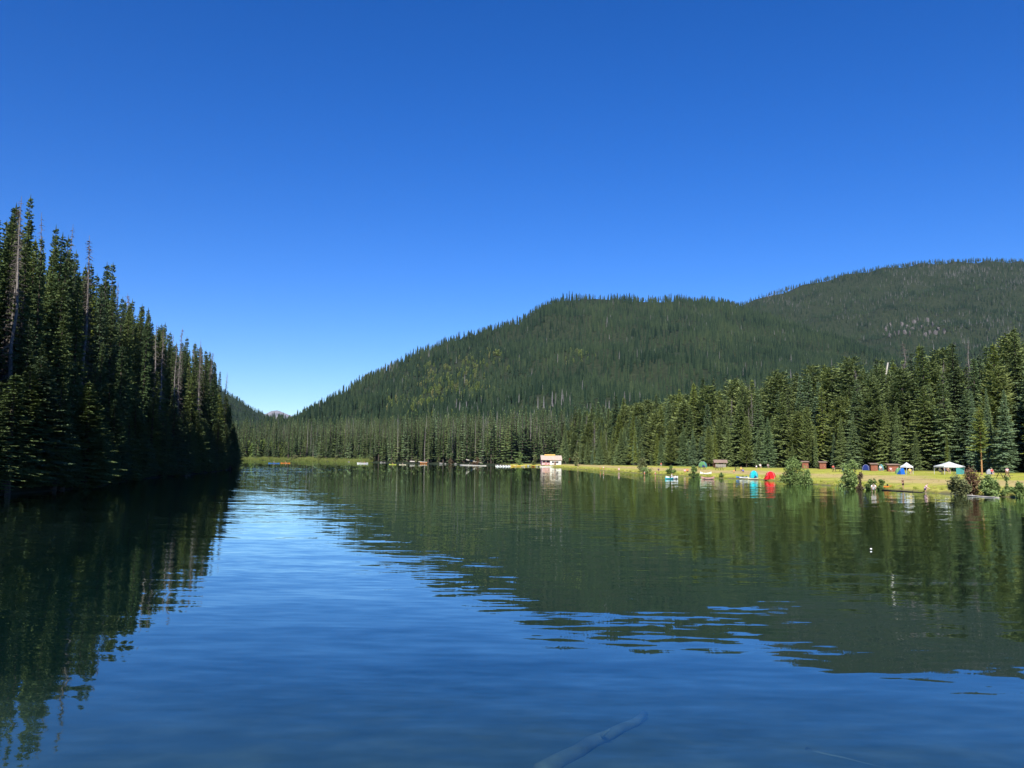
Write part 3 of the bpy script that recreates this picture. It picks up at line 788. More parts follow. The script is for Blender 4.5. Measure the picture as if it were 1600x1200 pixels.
def wooded_slope(name, px0, px1, y0, y1, n, seed, label, hmin, hmax, special=None):
    r = np.random.default_rng(seed)
    u = r.uniform((px0 - 800) / F_PX, (px1 - 800) / F_PX, n)
    Y = y0 + (y1 - y0) * r.random(n) ** 0.85
    X = u * Y
    Z = terrain(X, Y)
    d = sdf_lake(X, Y)
    w_ = (Y - 0) * 0 + 1
    pr = np.array([project((a, b, c)) for a, b, c in zip(X, Y, Z)])
    kind = r.integers(0, 5, n)
    sc_ = r.uniform(hmin, hmax, n) / 18.0
    st = wob(X, Y, 140, seed) * .5 + .5
    sc_ = sc_ * (0.7 + 0.6 * st) * np.where(r.random(n) < .08, 1.2, 1)
    keep = (d > 130) & (Z > 4) & (r.random(n) < 0.55 + 0.6 * (wob(X, Y, 75, seed + 1) * .5 + .5))
    if special is not None:
        kind, sc_, keep = special(r, pr[:, 0], pr[:, 1], X, Y, kind, sc_, keep)
    P = np.stack([X, Y, Z - 0.3], 1)[keep]
    S = np.stack([sc_ * r.uniform(.85, 1.2, n), sc_ * r.uniform(.85, 1.2, n), sc_], 1)[keep]
    return instancer(name, slope, P, r.uniform(0, 6.28, n)[keep], S, kind[keep], label, 'forest')

def blob(px, py, cx, cy_, rx, ry): return ((px - cx) / rx) ** 2 + ((py - cy_) / ry) ** 2

# stands of lighter broadleaf trees and grey dead timber, as ground positions on the slopes
def hill_special(r, px, py, X, Y, kind, sc_, keep):
    n = len(px); nz = wob(X, Y, 90, 5) * .5 + .5
    asp = np.zeros(n)
    for cx, cy_, rx, ry in [(700, 592, 55, 22), (735, 575, 30, 14), (650, 635, 45, 14), (745, 612, 22, 14), (690, 620, 40, 16), (775, 560, 20, 10), (905, 560, 15, 8)]:
        asp = np.maximum(asp, np.exp(-1.2 * blob(px, py, cx, cy_, rx, ry)))
    a = r.random(n) < asp * 1.1 * (.45 + .55 * nz)
    kind = np.where(a, 5 + r.integers(0, 2, n), kind); sc_ = np.where(a, sc_ * 1.05, sc_)
    g = np.exp(-1.0 * blob(px, py, 850, 648, 140, 14)) * .22 + np.exp(-1.0 * blob(px, py, 612, 585, 18, 8)) * .3 + 0.012
    b = (~a) & (r.random(n) < g)
    kind = np.where(b, 7 + r.integers(0, 2, n), kind)
    return kind, sc_, keep
def mount_special(r, px, py, X, Y, kind, sc_, keep):
    n = len(px); nz = np.clip(wob(X, Y, 160, 6) * .7 + .6, 0, 1)
    g = 0.05 + 0 * px
    for cx, cy_, rx, ry, s in [(1500, 425, 90, 14, .85), (1420, 445, 45, 10, .8), (1230, 470, 70, 14, .55), (1560, 520, 60, 40, .5), (1450, 510, 70, 22, .4), (1590, 440, 40, 20, .6), (1330, 490, 40, 20, .25), (1385, 465, 30, 8, .6)]:
        g = np.maximum(g, s * np.exp(-1.1 * blob(px, py, cx, cy_, rx, ry)))
    b = r.random(n) < g * nz
    kind = np.where(b, 7 + r.integers(0, 2, n), kind)
    # cliffs and a small meadow stay open
    for cx, cy_, rx, ry in [(1300, 446, 10, 2.5)]:
        keep = keep & (blob(px, py, cx, cy_, rx, ry) > 1)
    return kind, sc_, keep
wooded_slope('hillside_forest', 420, 1560, 560, 2360, 36000, 41, 'dense dark conifer forest covering the long hill beyond the lake', 13, 21, hill_special)
wooded_slope('mountain_forest', 1080, 1720, 1500, 3640, 34000, 42, 'thinner conifer forest with grey dead timber on the high mountain at right', 11, 18, mount_special)
wooded_slope('valley_forest', 330, 500, 900, 3430, 5000, 43, 'blue-green forested slope seen down the valley beyond the point', 13, 20)
print('trees', len(trees), 'rest', len(rest))

# ------------------------------------------------------------------ rock outcrops on the mountain
def rock_mesh(seed, sx, sy, sz):
    r = random.Random(seed); bm = bmesh.new(); bmesh.ops.create_icosphere(bm, subdivisions=2, radius=1)
    for v in bm.verts:
        k = 1 + r.uniform(-.35, .3); q_ = v.co.copy(); v.co = Vector((q_.x * sx * k, q_.y * sy * k, q_.z * sz * (k + r.uniform(-.2, .2))))
    me = bpy.data.meshes.new('rock'); bm.to_mesh(me); bm.free(); return me

rr = random.Random(77)
spots = [(1380, 524), (1390, 524), (1404, 521), (1413, 520), (1421, 523), (1428, 505), (1434, 500), (1440, 512), (1437, 524), (1452, 520), (1461, 521), (1449, 502), (1476, 504), (1391, 508), (1475, 519), (1398, 524), (1409, 508), (1417, 512), (1445, 524), (1457, 508), (1466, 514), (1425, 514), (1384, 515)]
for k, (px, py) in enumerate(spots):
    r_ = ray(px, py); Y = np.linspace(1200, 3600, 2400); X = r_[0] / r_[1] * Y; Z = EYE + r_[2] / r_[1] * Y
    g = np.nonzero(terrain(X, Y) >= Z)[0]
    if not len(g): continue
    g = g[0]; p = (X[g], Y[g], Z[g])
    sz = p[1] / F_PX
    me = rock_mesh(500 + k, sz * rr.uniform(.9, 2.0), 9, sz * rr.uniform(3, 6.5)); me.materials.append(M['cliff'])
    o = bpy.data.objects.new('rock_outcrop', me); COL.objects.link(o); o.location = p; o.rotation_euler = (0, 0, rr.uniform(-.3, .3))
    tag(o, 'pale grey rock pillar among dead trees on the high mountain at right', 'rock', 'rock pillars on the mountain')

# ------------------------------------------------------------------ shore rocks, logs, float
def rock(px, py, s, label, mat='rock', flat=.6, group=None):
    p = hit(px, py); me = rock_mesh(int(px * 7 + py), s * rr.uniform(.8, 1.4), s, s * flat); me.materials.append(M[mat])
    o = bpy.data.objects.new('boulder', me); COL.objects.link(o); o.location = p + Vector((0, 0, s * flat * .3)); o.rotation_euler = (0, 0, rr.uniform(0, 3))
    return tag(o, label, 'boulder', group)
M['rock_pale'] = plain('pale_rock', (0.55, 0.53, 0.5), 0.9, .2, 1.5, .2)
rock(214, 745, .55, 'pale boulder at the waterline under the dark left forest', 'rock_pale')
rock(219, 744, .38, 'smaller pale boulder beside the pale boulder under the left forest', 'rock_pale')
rock(289, 741, .4, 'low grey boulder at the waterline near the middle of the left shore')
for k, (px, py, s) in enumerate([(545, 722, .8), (596, 723, 1.0), (601, 723, .7), (689, 724.5, 1.0), (696, 725, .8), (512, 721, .8), (712, 725, .8)]):
    rock(px, py, s, 'grey boulder at the waterline of the far shore', 'rock', .5, 'boulders on the far shore')

def log(name, p0, p1, r0, r1, mat, label, stubs=3):
    q = Vector(p0); b = Vector(p1) - q; mb = MB(); n = 7; rl = random.Random(int(q.x * 31 + q.y))
    pts = [b * (k / n) + Vector((rl.uniform(-.1, .1), rl.uniform(-.1, .1), rl.uniform(-.03, .03))) * min(1, b.length * .1) for k in range(n + 1)]
    mb.tube(pts, [r0 + (r1 - r0) * k / n for k in range(n + 1)], 8); mb.smooth = True
    for k in range(stubs):
        t = rl.uniform(.25, .9); p = b * t; d = Vector((rl.uniform(-1, 1), rl.uniform(-1, 1), rl.uniform(.2, 1))).normalized() * rl.uniform(2, 5) * r0
        mb.tube([p, p + d], [r0 * .35, r0 * .12], 5)
    return tag(mb.build(name, M[mat], loc=q), label, 'log')
log('fallen_log', hit(1378, 766.2) + Vector((0, 0, .05)), hit(1442, 770) + Vector((0, 0, .03)), .10, .05, 'log_dark', 'thin dark log lying in the shallows in front of the person on the bank', 2)
log('fallen_log', hit(1493, 774) + Vector((0, 0, .08)), hit(1562, 778.4) + Vector((0, 0, .05)), .11, .05, 'log_pale', 'thin pale log floating below the brown shrubs at right', 2)
log('fallen_log', hit(1314, 761.5) + Vector((0, 0, .22)), hit(1330, 761.5) + Vector((0, 0, .15)), .28, .18, 'log_dark', 'short thick dark log at the water edge left of the half dead shrub', 1)
log('driftwood', hit(719, 727) + Vector((0, 0, .12)), hit(760, 728) + Vector((0, 0, .08)), .28, .16, 'log_pale', 'long pale driftwood trunk floating off the far shore', 3)
a = hit(655, 722.6); log('driftwood', a + Vector((-6, 1, .5)), a + Vector((5, -1, .2)), .4, .2, 'log_pale', 'pale driftwood trunk on the far bank behind the canoe', 3)
a = hit(738, 724.2); log('driftwood', a + Vector((-4, 2, 2.2)), a + Vector((6, -1, .3)), .3, .15, 'log_pale', 'leaning bleached trunk on the far bank at the start of the dock', 4)
log('submerged_log', (0.45, 12.2, -.92), (2.6, 16.2, -1.32), .14, .07, 'log', 'long sunken log under the clear water in the foreground', 1)
log('submerged_log', (4.9, 13.9, -1.16), (6.1, 12.0, -.96), .05, .035, 'log', 'thin sunken branch under the water at the lower right', 1)
fl = thing('water_float', 'small white float alone on the dark water at right', 'float', hit(1361, 860))
bm = bmesh.new(); bmesh.ops.create_uvsphere(bm, u_segments=14, v_segments=8, radius=.036); me = bpy.data.meshes.new('ball'); bm.to_mesh(me); bm.free()
M['white'] = plain('white_paint', (.78, .78, .76), .5, .06, 4, .4)
me.materials.append(M['white']); o = bpy.data.objects.new('ball', me); COL.objects.link(o); o.parent = fl; o.location = (0, 0, .05); o.scale = (1.3, 1, 1)
mb = MB(); mb.tube([(0, 0, .12), (0, 0, .2)], [.018, .014], 6); mb.build('eyelet', M['log_dark'], fl)

# ------------------------------------------------------------------ shrubs on the right bank
def shrub(px, py, wpx, hpx, label, mat='leaf', n=2200, leaf=.17, gap=.35, lumps=9, lean=0.0, dens=1.7, stems='bark', cat='shrub'):
    p = hit(px, py); k = p.y / F_PX; Wd, Ht = wpx * k / 2, hpx * k
    r = random.Random(int(px * 13 + py)); t = thing('shrub', label, cat, p, r.uniform(0, .3))
    st = MB(); lv = MB()
    cl = []
    for i in range(lumps):
        a = r.uniform(0, 6.283); q = r.random() ** .6; zz = r.uniform(.10, .84) ** 1.15
        rad = Wd * q * (1.0 - .75 * max(0, zz - .35))
        c = Vector((math.cos(a) * rad + lean * zz * Ht, math.sin(a) * rad * .8, zz * Ht)); cl.append((c, Wd * r.uniform(.18, .42)))
        st.tube([(c.x * .1, c.y * .1, -.15), (c.x * .45, c.y * .45, c.z * .55), tuple(c)], [.07, .045, .015], 5)
        for j in range(4):
            e = c + Vector((r.uniform(-1, 1), r.uniform(-1, 1), r.uniform(-.2, 1))) * cl[-1][1]
            st.tube([tuple(c.lerp(Vector((c.x * .45, c.y * .45, c.z * .55)), .4)), tuple(e)], [.02, .008], 3)
    cl.append((Vector((lean * .9 * Ht, 0, Ht * .9)), Wd * .28))
    for i in range(int(n * dens)):
        c, rd = r.choice(cl)
        d = Vector((r.gauss(0, .55), r.gauss(0, .55), r.gauss(0, .6))) * rd
        if r.random() < .38:
            tt = r.uniform(.25, 1.05); c = Vector((c.x * tt, c.y * tt, c.z * tt ** 1.2)); d *= .8
        q = c + d; q.z = max(q.z, .05)
        s = leaf * r.uniform(.6, 1.3)
        ax = Vector((r.uniform(-1, 1), r.uniform(-1, 1), r.uniform(-.8, .5))).normalized(); bx = ax.cross(Vector((r.uniform(-1, 1), r.uniform(-1, 1), 1))).normalized()
        lv.add([q - ax * s, q - bx * s * .45, q + ax * s, q + bx * s * .45], [(0, 1, 2, 3)])
    st.build('stems', M[stems], t); lv.build('foliage', M[mat], t)
    return t
shrub(1240, 757, 40, 40, 'big bright green willow shrub at the water edge right of the red tent', n=3400, lumps=22)
shrub(1262, 757, 20, 22, 'low round green shrub on the right flank of the big willow shrub', n=1200, lumps=6)
shrub(1331, 763, 32, 44, 'tall green shrub with a rusty dead side on the bank', n=2600, lumps=18, mat='leaf')
shrub(1345, 765, 16, 26, 'rusty brown half dead shrub beside the tall green shrub', n=500, mat='leaf_brown', lumps=6)
shrub(1360, 765, 20, 14, 'low green bank plants left of the crouching person in white', n=700, lumps=6, cat='plants')
shrub(1376, 766, 14, 16, 'low green bank plants right of the crouching person in white', n=600, lumps=5, cat='plants')
shrub(1495, 774, 34, 30, 'sparse grey-green shrub on the bank below the white canopy', n=1300, mat='leaf_dull', lumps=16)
shrub(1518, 774, 36, 44, 'tall brownish twiggy shrub on the bank right of the white canopy', n=1500, mat='leaf_brown', lumps=20, leaf=.12)
shrub(1508, 775, 26, 22, 'dull green low shrub in front of the brownish twiggy shrub', n=900, mat='leaf_dull', lumps=8)
shrub(1545, 776, 28, 32, 'dark green bushy shrub at the water edge near the pale log', n=2200, lumps=16)
shrub(1574, 776, 18, 30, 'slender light green shrub on the bank second from the right edge', n=700, lumps=6)
shrub(1592, 778, 20, 24, 'round dark green bush at the right edge of the picture', n=1500, lumps=7)
shrub(1004, 737, 16, 22, 'yellowish bush on the bank at the lawn corner', n=900, mat='leaf_dull', lumps=6, leaf=.25)
shrub(1010, 741, 20, 9, 'low green bank plants below the yellowish bush', n=600, lumps=6, leaf=.2, cat='plants')
shrub(1048, 741, 15, 12, 'low green clump on the bank above the small blue and white boat', n=700, lumps=6, leaf=.2, cat='plants')
shrub(1084, 746, 16, 18, 'green clump on the bank left of the white canoe', n=800, lumps=6, leaf=.2)
shrub(1127, 747, 10, 7, 'small green tuft on the bank below the brown shelter', n=400, lumps=4, leaf=.18, cat='plants')
shrub(1397, 731, 10, 8, 'small green bush beside the brown campground hut', n=400, lumps=4, leaf=.2)
for k, (px, py, w, h, mt) in enumerate([(812, 726.5, 14, 20, 'leaf'), (836, 726, 12, 15, 'leaf_dull'), (900, 728, 14, 20, 'leaf_dull'), (617, 723, 12, 9, 'leaf_dull'), (650, 723.5, 10, 9, 'leaf_dull'),
                                        (562, 721.7, 10, 10, 'leaf'), (578, 722, 8, 8, 'leaf_dull'), (704, 725, 12, 8, 'leaf_brown'), (746, 726, 14, 10, 'leaf_brown'), (498, 720.5, 14, 9, 'leaf_dull'), (525, 721, 12, 8, 'leaf_dull'), (460, 720, 12, 9, 'leaf_dull')]):
    lab = ['bright green bush behind the yellow canoes', 'olive bush between the canoes and the boathouse', 'grey-green bush right of the red shade tent',
           'low olive bush on the far shore behind the lime kayak', 'low olive bush on the far shore left of the orange-red canoe', 'bright green bush on the far shore behind the white boat',
           'olive bush on the far shore just right of the white boat', 'brown bush on the far shore above the left end of the driftwood', 'brown bush on the far shore above the right end of the driftwood',
           'olive bush at the right end of the reeds', 'olive bush on the far shore midway between the reeds and the white boat', 'olive bush behind the reeds above the orange kayak'][k]
    shrub(px, py, w, h, lab, mat=mt, n=500, lumps=5, leaf=.4)

# light green birches and reeds on the low ground at the head of the lake
marsh = bpy.data.collections.new('marsh_sources')
mb = MB(); rg = random.Random(3)
for k in range(46):
    a = rg.uniform(0, 6.28); q = rg.random() * .5; p = Vector((math.cos(a) * q, math.sin(a) * q, 0)); h = rg.uniform(.35, 1.0); w = .02
    d = Vector((rg.uniform(-.3, .3), rg.uniform(-.3, .3), 1)); sd = Vector((math.cos(a * 3), math.sin(a * 3), 0)) * w
    mb.add([p - sd, p + sd, p + d * h * .6 + sd * .7, p + d * h], [(0, 1, 2), (0, 2, 3)])
M['reed'] = foliage('reed', [(0.19, 0.23, 0.06), (0.26, 0.29, 0.09), (0.16, 0.2, 0.05)], .3)
M['turf'] = foliage('turf', [(0.24, 0.29, 0.045), (0.36, 0.37, 0.08), (0.44, 0.38, 0.12)], .3)
source(marsh, 'marsh_source_00', mb.mesh('reed_clump', [M['reed']])); source(marsh, 'marsh_source_01', mb.mesh('turf_clump', [M['turf']]))
def band(name, x0, x1, y0, y1, n, dmin, dmax, idx, s0, s1, seed, label, cat):
    r = np.random.default_rng(seed); X = r.uniform(x0, x1, n); Y = r.uniform(y0, y1, n); d = sdf_lake(X, Y)
    dm = dmin + (dmax - dmin) * r.random(n) ** 2
    k = (d > dmin) & (d < dm); X, Y = X[k], Y[k]; n = len(X); Z = np.maximum(terrain(X, Y), -.1) - .03
    s = r.uniform(s0, s1, n)
    instancer(name, marsh, np.stack([X, Y, Z], 1), r.uniform(0, 6.28, n), np.stack([s * 1.4, s * 1.4, s], 1), np.full(n, idx), label, cat)
band('reeds', -330, -95, 560, 690, 26000, -1, 26, 0, 1.5, 2.8, 91, 'bright green reeds and marsh grass along the head of the lake', 'reeds')
band('bank_grass', 18, 110, 60, 470, 90000, -.35, 2.6, 1, .22, .6, 92, 'tufts of yellow-green grass along the edge of the right bank', 'grass')
band('lawn_grass', 18, 130, 70, 420, 30000, 2.5, 46, 1, .06, .16, 93, 'short sunlit grass of the lakeside lawn', 'grass')
bw = [broadleaf(700 + k, 9, 2.4) for k in range(3)]
bwm = []
for c in bw:
    cr_, tk = MB(), MB()
    for f, mi in zip(c.f, c.m):
        (tk if mi else cr_).add([c.v[i] for i in f], [tuple(range(len(f)))])
    bwm.append((cr_.mesh('birch_crown', [M['aspen']]), tk.mesh('birch_trunk', [M['bark']])))
for k in range(26):
    p = along(rr.uniform(384, 450), rr.uniform(672, 705), 715)
    if sdf_lake(np.array([p.x]), np.array([p.y]))[0] < 6: continue
    o = plant('broadleaf_tree', rr.choice(bwm), p, 30 * rr.uniform(1.0, 1.7), rr.uniform(0, 6), 'light green broadleaf tree behind the reeds at the head of the lake', 'tree', 'light green trees at the head of the lake')

# ------------------------------------------------------------------ people
SKIN = [plain('skin_light', (.55, .36, .27), .6, .05, 3), plain('skin_tan', (.42, .25, .17), .6, .05, 3)]
HAIR = [plain('hair_dark', (.03, .022, .018), .7, .1, 5), plain('hair_brown', (.12, .07, .04), .7, .1, 5)]
CLOTH = {n: plain('cloth_' + n, c, .85, .1, 5, .1) for n, c in dict(white=(.78, .78, .78), pink=(.72, .45, .52), red=(.55, .04, .04), blue=(.05, .12, .42), navy=(.02, .03, .08), black=(.02, .02, .022), orange=(.75, .22, .04), brown=(.2, .12, .07), grey=(.3, .3, .32), yellow=(.7, .5, .08), teal=(.05, .35, .36), olive=(.13, .13, .06)).items()}

def skin_obj(name, joints, edges, mat, parent, root=0, sub=1):
    me = bpy.data.meshes.new(name); me.from_pydata([j[:3] for j in joints], edges, [])
    o = bpy.data.objects.new(name, me); COL.objects.link(o); o.parent = parent
    md = o.modifiers.new('skin', 'SKIN'); md.use_smooth_shade = True
    for k, j in enumerate(joints):
        sv = me.skin_vertices[0].data[k]; sv.radius = (j[3], j[3] * (j[4] if len(j) > 4 else 1)); sv.use_root = (k == root)
    sd = o.modifiers.new('subdivision', 'SUBSURF'); sd.levels = sub; sd.render_levels = sub
    me.materials.append(mat); return o

POSES = {
 'stand': dict(pel=(0, 0, .95), che=(0, 0, 1.36), nek=(0, -.01, 1.5), hed=(0, -.02, 1.62), elb=(.27, .03, 1.12), wri=(.27, -.06, .88), kne=(.11, -.02, .5), ank=(.12, .02, .08)),
 'walk': dict(pel=(0, 0, .93), che=(0, -.03, 1.34), nek=(0, -.05, 1.48), hed=(0, -.07, 1.6), elb=(.27, .06, 1.12), wri=(.24, -.12, .92), kne=(.1, -.16, .52), ank=(.11, -.02, .1)),
 'crouch': dict(pel=(0, .12, .42), che=(0, -.10, .78), nek=(0, -.18, .9), hed=(0, -.26, 1.0), elb=(.26, -.25, .6), wri=(.18, -.45, .5), kne=(.2, -.22, .5), ank=(.15, .02, .08)),
 'sit': dict(pel=(0, 0, .14), che=(0, .04, .56), nek=(0, .02, .7), hed=(0, 0, .82), elb=(.27, -.04, .36), wri=(.2, -.24, .28), kne=(.14, -.36, .32), ank=(.13, -.62, .08)),
 'chair': dict(pel=(0, 0, .48), che=(0, .05, .9), nek=(0, .03, 1.04), hed=(0, .01, 1.16), elb=(.27, -.05, .7), wri=(.2, -.28, .62), kne=(.13, -.42, .5), ank=(.13, -.42, .08)),
}
def person(px, py, pose, shirt, pants, label, rz=0.0, s=1.0, skin=0, hair=0, loc=None, group=None, dz=0.0):
    p = loc if loc is not None else hit(px, py)
    t = thing('person', label, 'person', Vector(p) + Vector((0, 0, dz)), rz, group, s); q = POSES[pose]
    pel, che, nek, hed = (Vector(q[k]) for k in ('pel', 'che', 'nek', 'hed'))
    up = (hed - nek).normalized()
    J = [(*pel, .135, .8), (*pel.lerp(che, .5), .125, .75), (*che, .15, .72), (*nek, .055), (*(hed - up * .03), .085, 1.1), (*(hed + up * .07), .08, 1.1), (*(hed + Vector((0, -.085, -.03))), .03)]
    Ed = [(0, 1), (1, 2), (2, 3), (3, 4), (4, 5), (4, 6)]
    arms, legs = [], []
    for sg in (-1, 1):
        m_ = lambda v: Vector((v[0] * sg, v[1], v[2]))
        e, w, k_, a_ = (m_(q[k]) for k in ('elb', 'wri', 'kne', 'ank'))
        if pose == 'walk' and sg < 0: k_.y += .22; a_.y += .38
        sh = che + Vector((.19 * sg, 0, .02)); hp = pel + Vector((.1 * sg, 0, -.05)); hand = w + (w - e).normalized() * .11; toe = a_ + Vector((0, -.17, -.045))
        b = len(J); J += [(*sh, .06), (*e, .043), (*w, .03), (*hand, .035, .5)]; Ed += [(2, b), (b, b + 1), (b + 1, b + 2), (b + 2, b + 3)]
        b = len(J); J += [(*hp, .09), (*k_, .06), (*a_, .04), (*toe, .035)]; Ed += [(0, b), (b, b + 1), (b + 1, b + 2), (b + 2, b + 3)]
        arms.append((sh, e)); legs.append((hp, k_))
    skin_obj('body', J, Ed, SKIN[skin], t)
    if shirt:
        J2 = [(*pel.lerp(che, .12), .155, .82), (*pel.lerp(che, .55), .15, .78), (*che, .172, .76), (*nek.lerp(che, .55), .1, .8)]; E2 = [(0, 1), (1, 2), (2, 3)]
        for sh, e in arms:
            b = len(J2); J2 += [(*sh, .08), (*sh.lerp(e, .7), .066)]; E2 += [(2, b), (b, b + 1)]
        skin_obj('shirt', J2, E2, CLOTH[shirt], t, 1)
    if pants:
        J3 = [(*pel.lerp(che, .08), .158, .85), (*(pel - Vector((0, 0, .05))), .16, .85)]; E3 = [(0, 1)]
        for hp, k_ in legs:
            b = len(J3); J3 += [(*hp.lerp(k_, .25), .105), (*hp.lerp(k_, .9), .085)]; E3 += [(1, b), (b, b + 1)]
        skin_obj('shorts', J3, E3, CLOTH[pants], t, 1)
    skin_obj('hair', [(*(hed + up * .02 + Vector((0, .04, 0))), .085), (*(hed + up * .10 + Vector((0, .01, 0))), .075)], [(0, 1)], HAIR[hair], t)
    return t

# ------------------------------------------------------------------ boats
def hull(L_, B, D, rocker=.12, n=13, fine=1.0, deck=False, sq=0.0):
    """open hull: lofted sections, outer skin plus inner skin"""
    mb = MB(); m_ = 7; rows = []
    for k in range(n):
        u = -1 + 2 * k / (n - 1)
        wd = B / 2 * (1 - abs(u) ** (2.0 * fine)) ** .8
        if u > 0: wd = max(wd, B / 2 * sq)
        wd = max(wd, .012); zk = rocker * abs(u) ** 3; top = D + rocker * 1.6 * abs(u) ** 3
        row = []
        for j in range(m_):
            a = math.pi * j / (m_ - 1)
            row.append((u * L_ / 2, -wd * math.cos(a), zk + (top - zk) * (1 - math.sin(a) ** .7)))
        rows.append(row)
    V = [p for r_ in rows for p in r_]; Fq = [(i * m_ + j, i * m_ + j + 1, (i + 1) * m_ + j + 1, (i + 1) * m_ + j) for i in range(n - 1) for j in range(m_ - 1)]
    mb.add(V, Fq)
    Vi = [(p[0] * .985, p[1] * .93, p[2] + (.05 if p[2] < D * .9 else 0)) for p in V]
    if deck:
        for i in range(n - 1): mb.add([rows[i][0], rows[i + 1][0], rows[i + 1][-1], rows[i][-1]], [(0, 1, 2, 3)])
    else:
        mb.add(Vi, [f[::-1] for f in Fq])
        for i in range(n - 1):
            for j in (0, m_ - 1):
                a, b = i * m_ + j, (i + 1) * m_ + j; mb.add([V[a], V[b], Vi[b], Vi[a]], [(0, 1, 2, 3)])
    mb.smooth = False; return mb
BOATC = {n: plain('gelcoat_' + n, c, .35, .06, 2, .5) for n, c in dict(white=(.8, .8, .78), yellow=(.75, .52, .08), red=(.62, .06, .03), orange=(.8, .25, .04), blue=(.05, .2, .55), teal=(.03, .4, .45), lime=(.62, .68, .1), cream=(.7, .62, .42), green=(.05, .2, .08), faded=(.55, .32, .27)).items()}
M['cockpit'] = plain('dark_plastic', (.03, .03, .03), .5, .1, 4)
M['alu'] = plain('aluminium_tube', (.55, .55, .56), .35, .08, 4, .5)
def kayak(p, rz, col, label, rider=None, L_=3.4, rlabel=None, z=-.04):
    t = thing('kayak', label, 'kayak', Vector(p) + Vector((0, 0, z)), rz)
    hull(L_, .72, .26, .10, 13, 1.0, True).build('hull', BOATC[col], t)
    mb = MB(); n = 12
    mb.loft([[(.42 * math.cos(6.283 * k / n), .24 * math.sin(6.283 * k / n), h) for k in range(n)] for h in (.262, .30)]); mb.build('cockpit_rim', M['cockpit'], t)
    mb = MB(); mb.box((.26, 0, .40), (.05, .36, .26)); mb.build('seat_back', M['cockpit'], t)
    return t
def paddle(p, rz, tilt, label, col='yellow'):
    t = thing('paddle', label, 'paddle', p, rz); t.rotation_euler = (0, tilt, rz)
    mb = MB(); mb.tube([(-.85, 0, 0), (.85, 0, 0)], [.018, .018], 6); mb.build('shaft', M['cockpit'], t)
    for s in (-1, 1):
        mb = MB(); mb.box((s * 1.03, 0, 0), (.42, .02, .17)); mb.build('blade', BOATC[col], t)
def canoe(p, rz, col, label, L_=4.8, group=None, z=-.06, tilt=0.0):
    t = thing('canoe', label, 'canoe', Vector(p) + Vector((0, 0, z)), rz, group)
    t.rotation_euler = (tilt, 0, rz)
    hull(L_, .9, .4, .2, 15, 1.1).build('hull', BOATC[col], t)
    for xx in (-L_ * .27, L_ * .2):
        mb = MB(); mb.box((xx, 0, .30), (.22, .78, .03)); mb.build('seat', M['bark'], t)
    mb = MB(); mb.box((0, 0, .395), (.06, .86, .03)); mb.build('thwart', M['bark'], t)
    return t
def rowboat(p, rz, col, label, L_=3.6, group=None, trim='blue', z=-.1):
    t = thing('rowboat', label, 'boat', Vector(p) + Vector((0, 0, z)), rz, group)
    hull(L_, 1.35, .55, .12, 13, 1.3, False, .75).build('hull', BOATC[col], t)
    for xx in (-L_ * .18, L_ * .14, L_ * .38):
        mb = MB(); mb.box((xx, 0, .36), (.26, 1.1, .04)); mb.build('seat', M['bark'], t)
    mb = MB()
    mb.box((L_ / 2 - .03, 0, .38), (.06, .98, .42)); mb.build('transom', BOATC[col], t)
    return t
def pedalboat(p, rz, col, label, group=None):
    t = thing('pedal_boat', label, 'pedal boat', Vector(p), rz, group)
    for s in (-1, 1):
        mb = MB(); mb.loft([[(x_, s * .55 + yy * w, zz * h) for yy, zz in ((-.28, 0), (.28, 0), (.3, 1), (-.3, 1))] for x_, w, h in ((-1.2, .5, .30), (-.9, 1, .36), (.9, 1, .36), (1.2, .6, .32))]); mb.build('float', BOATC[col], t)
    mb = MB(); mb.box((0, 0, .40), (1.9, 1.6, .08)); mb.build('deck', BOATC[col], t)
    for s in (-.38, .38):
        mb = MB(); mb.box((.25, s, .58), (.45, .5, .28)); mb.box((.5, s, .88), (.1, .5, .5)); mb.build('seat', M['cockpit'], t)
    mb = MB(); mb.box((-.6, 0, .6), (.3, .3, .32)); mb.build('pedal_box', BOATC[col], t)
    return t

k1 = hit(428, 724.2); kayak(k1, R(4), 'blue', 'blue kayak on the water near the wooded point', L_=5.2)
person(0, 0, 'sit', 'blue', 'navy', 'person in blue paddling the blue kayak', R(90), 1.0, loc=k1 + Vector((0, 0, .1)))
paddle(k1 + Vector((-.35, 0, .62)), R(100), .25, 'double paddle held across the blue kayak', 'white')
k2 = hit(446, 724.0); kayak(k2, R(2), 'orange', 'orange kayak right of the blue kayak', L_=4.6)
person(0, 0, 'sit', 'orange', 'black', 'person in an orange vest sitting in the orange kayak', R(90), 1.0, loc=k2 + Vector((0, 0, .1)))
paddle(k2 + Vector((-.35, 0, .62)), R(95), -.3, 'double paddle held across the orange kayak', 'orange')
b1 = hit(566.5, 724.6); rowboat(b1, R(3), 'white', 'white open boat with two people near the far shore', 5.8)
person(0, 0, 'sit', 'white', 'navy', 'person in white sitting at the bow of the white boat', R(-90), 1.0, loc=b1 + Vector((-.9, 0, .3)))
person(0, 0, 'sit', 'red', 'navy', 'person in red sitting at the stern of the white boat', R(90), 1.0, loc=b1 + Vector((.9, 0, .3)))
k3 = hit(613.5, 726); kayak(k3, R(5), 'lime', 'lime yellow kayak near the far shore', L_=3.6)
person(0, 0, 'sit', 'yellow', 'black', 'person in yellow sitting in the lime kayak', R(90), 1.0, loc=k3 + Vector((0, 0, .1)))
k4 = hit(629, 726.4); kayak(k4, R(-3), 'cream', 'cream kayak right of the lime kayak', L_=3.4)
person(0, 0, 'sit', 'grey', 'black', 'person in grey sitting in the cream kayak', R(90), 1.0, loc=k4 + Vector((0, 0, .1)))
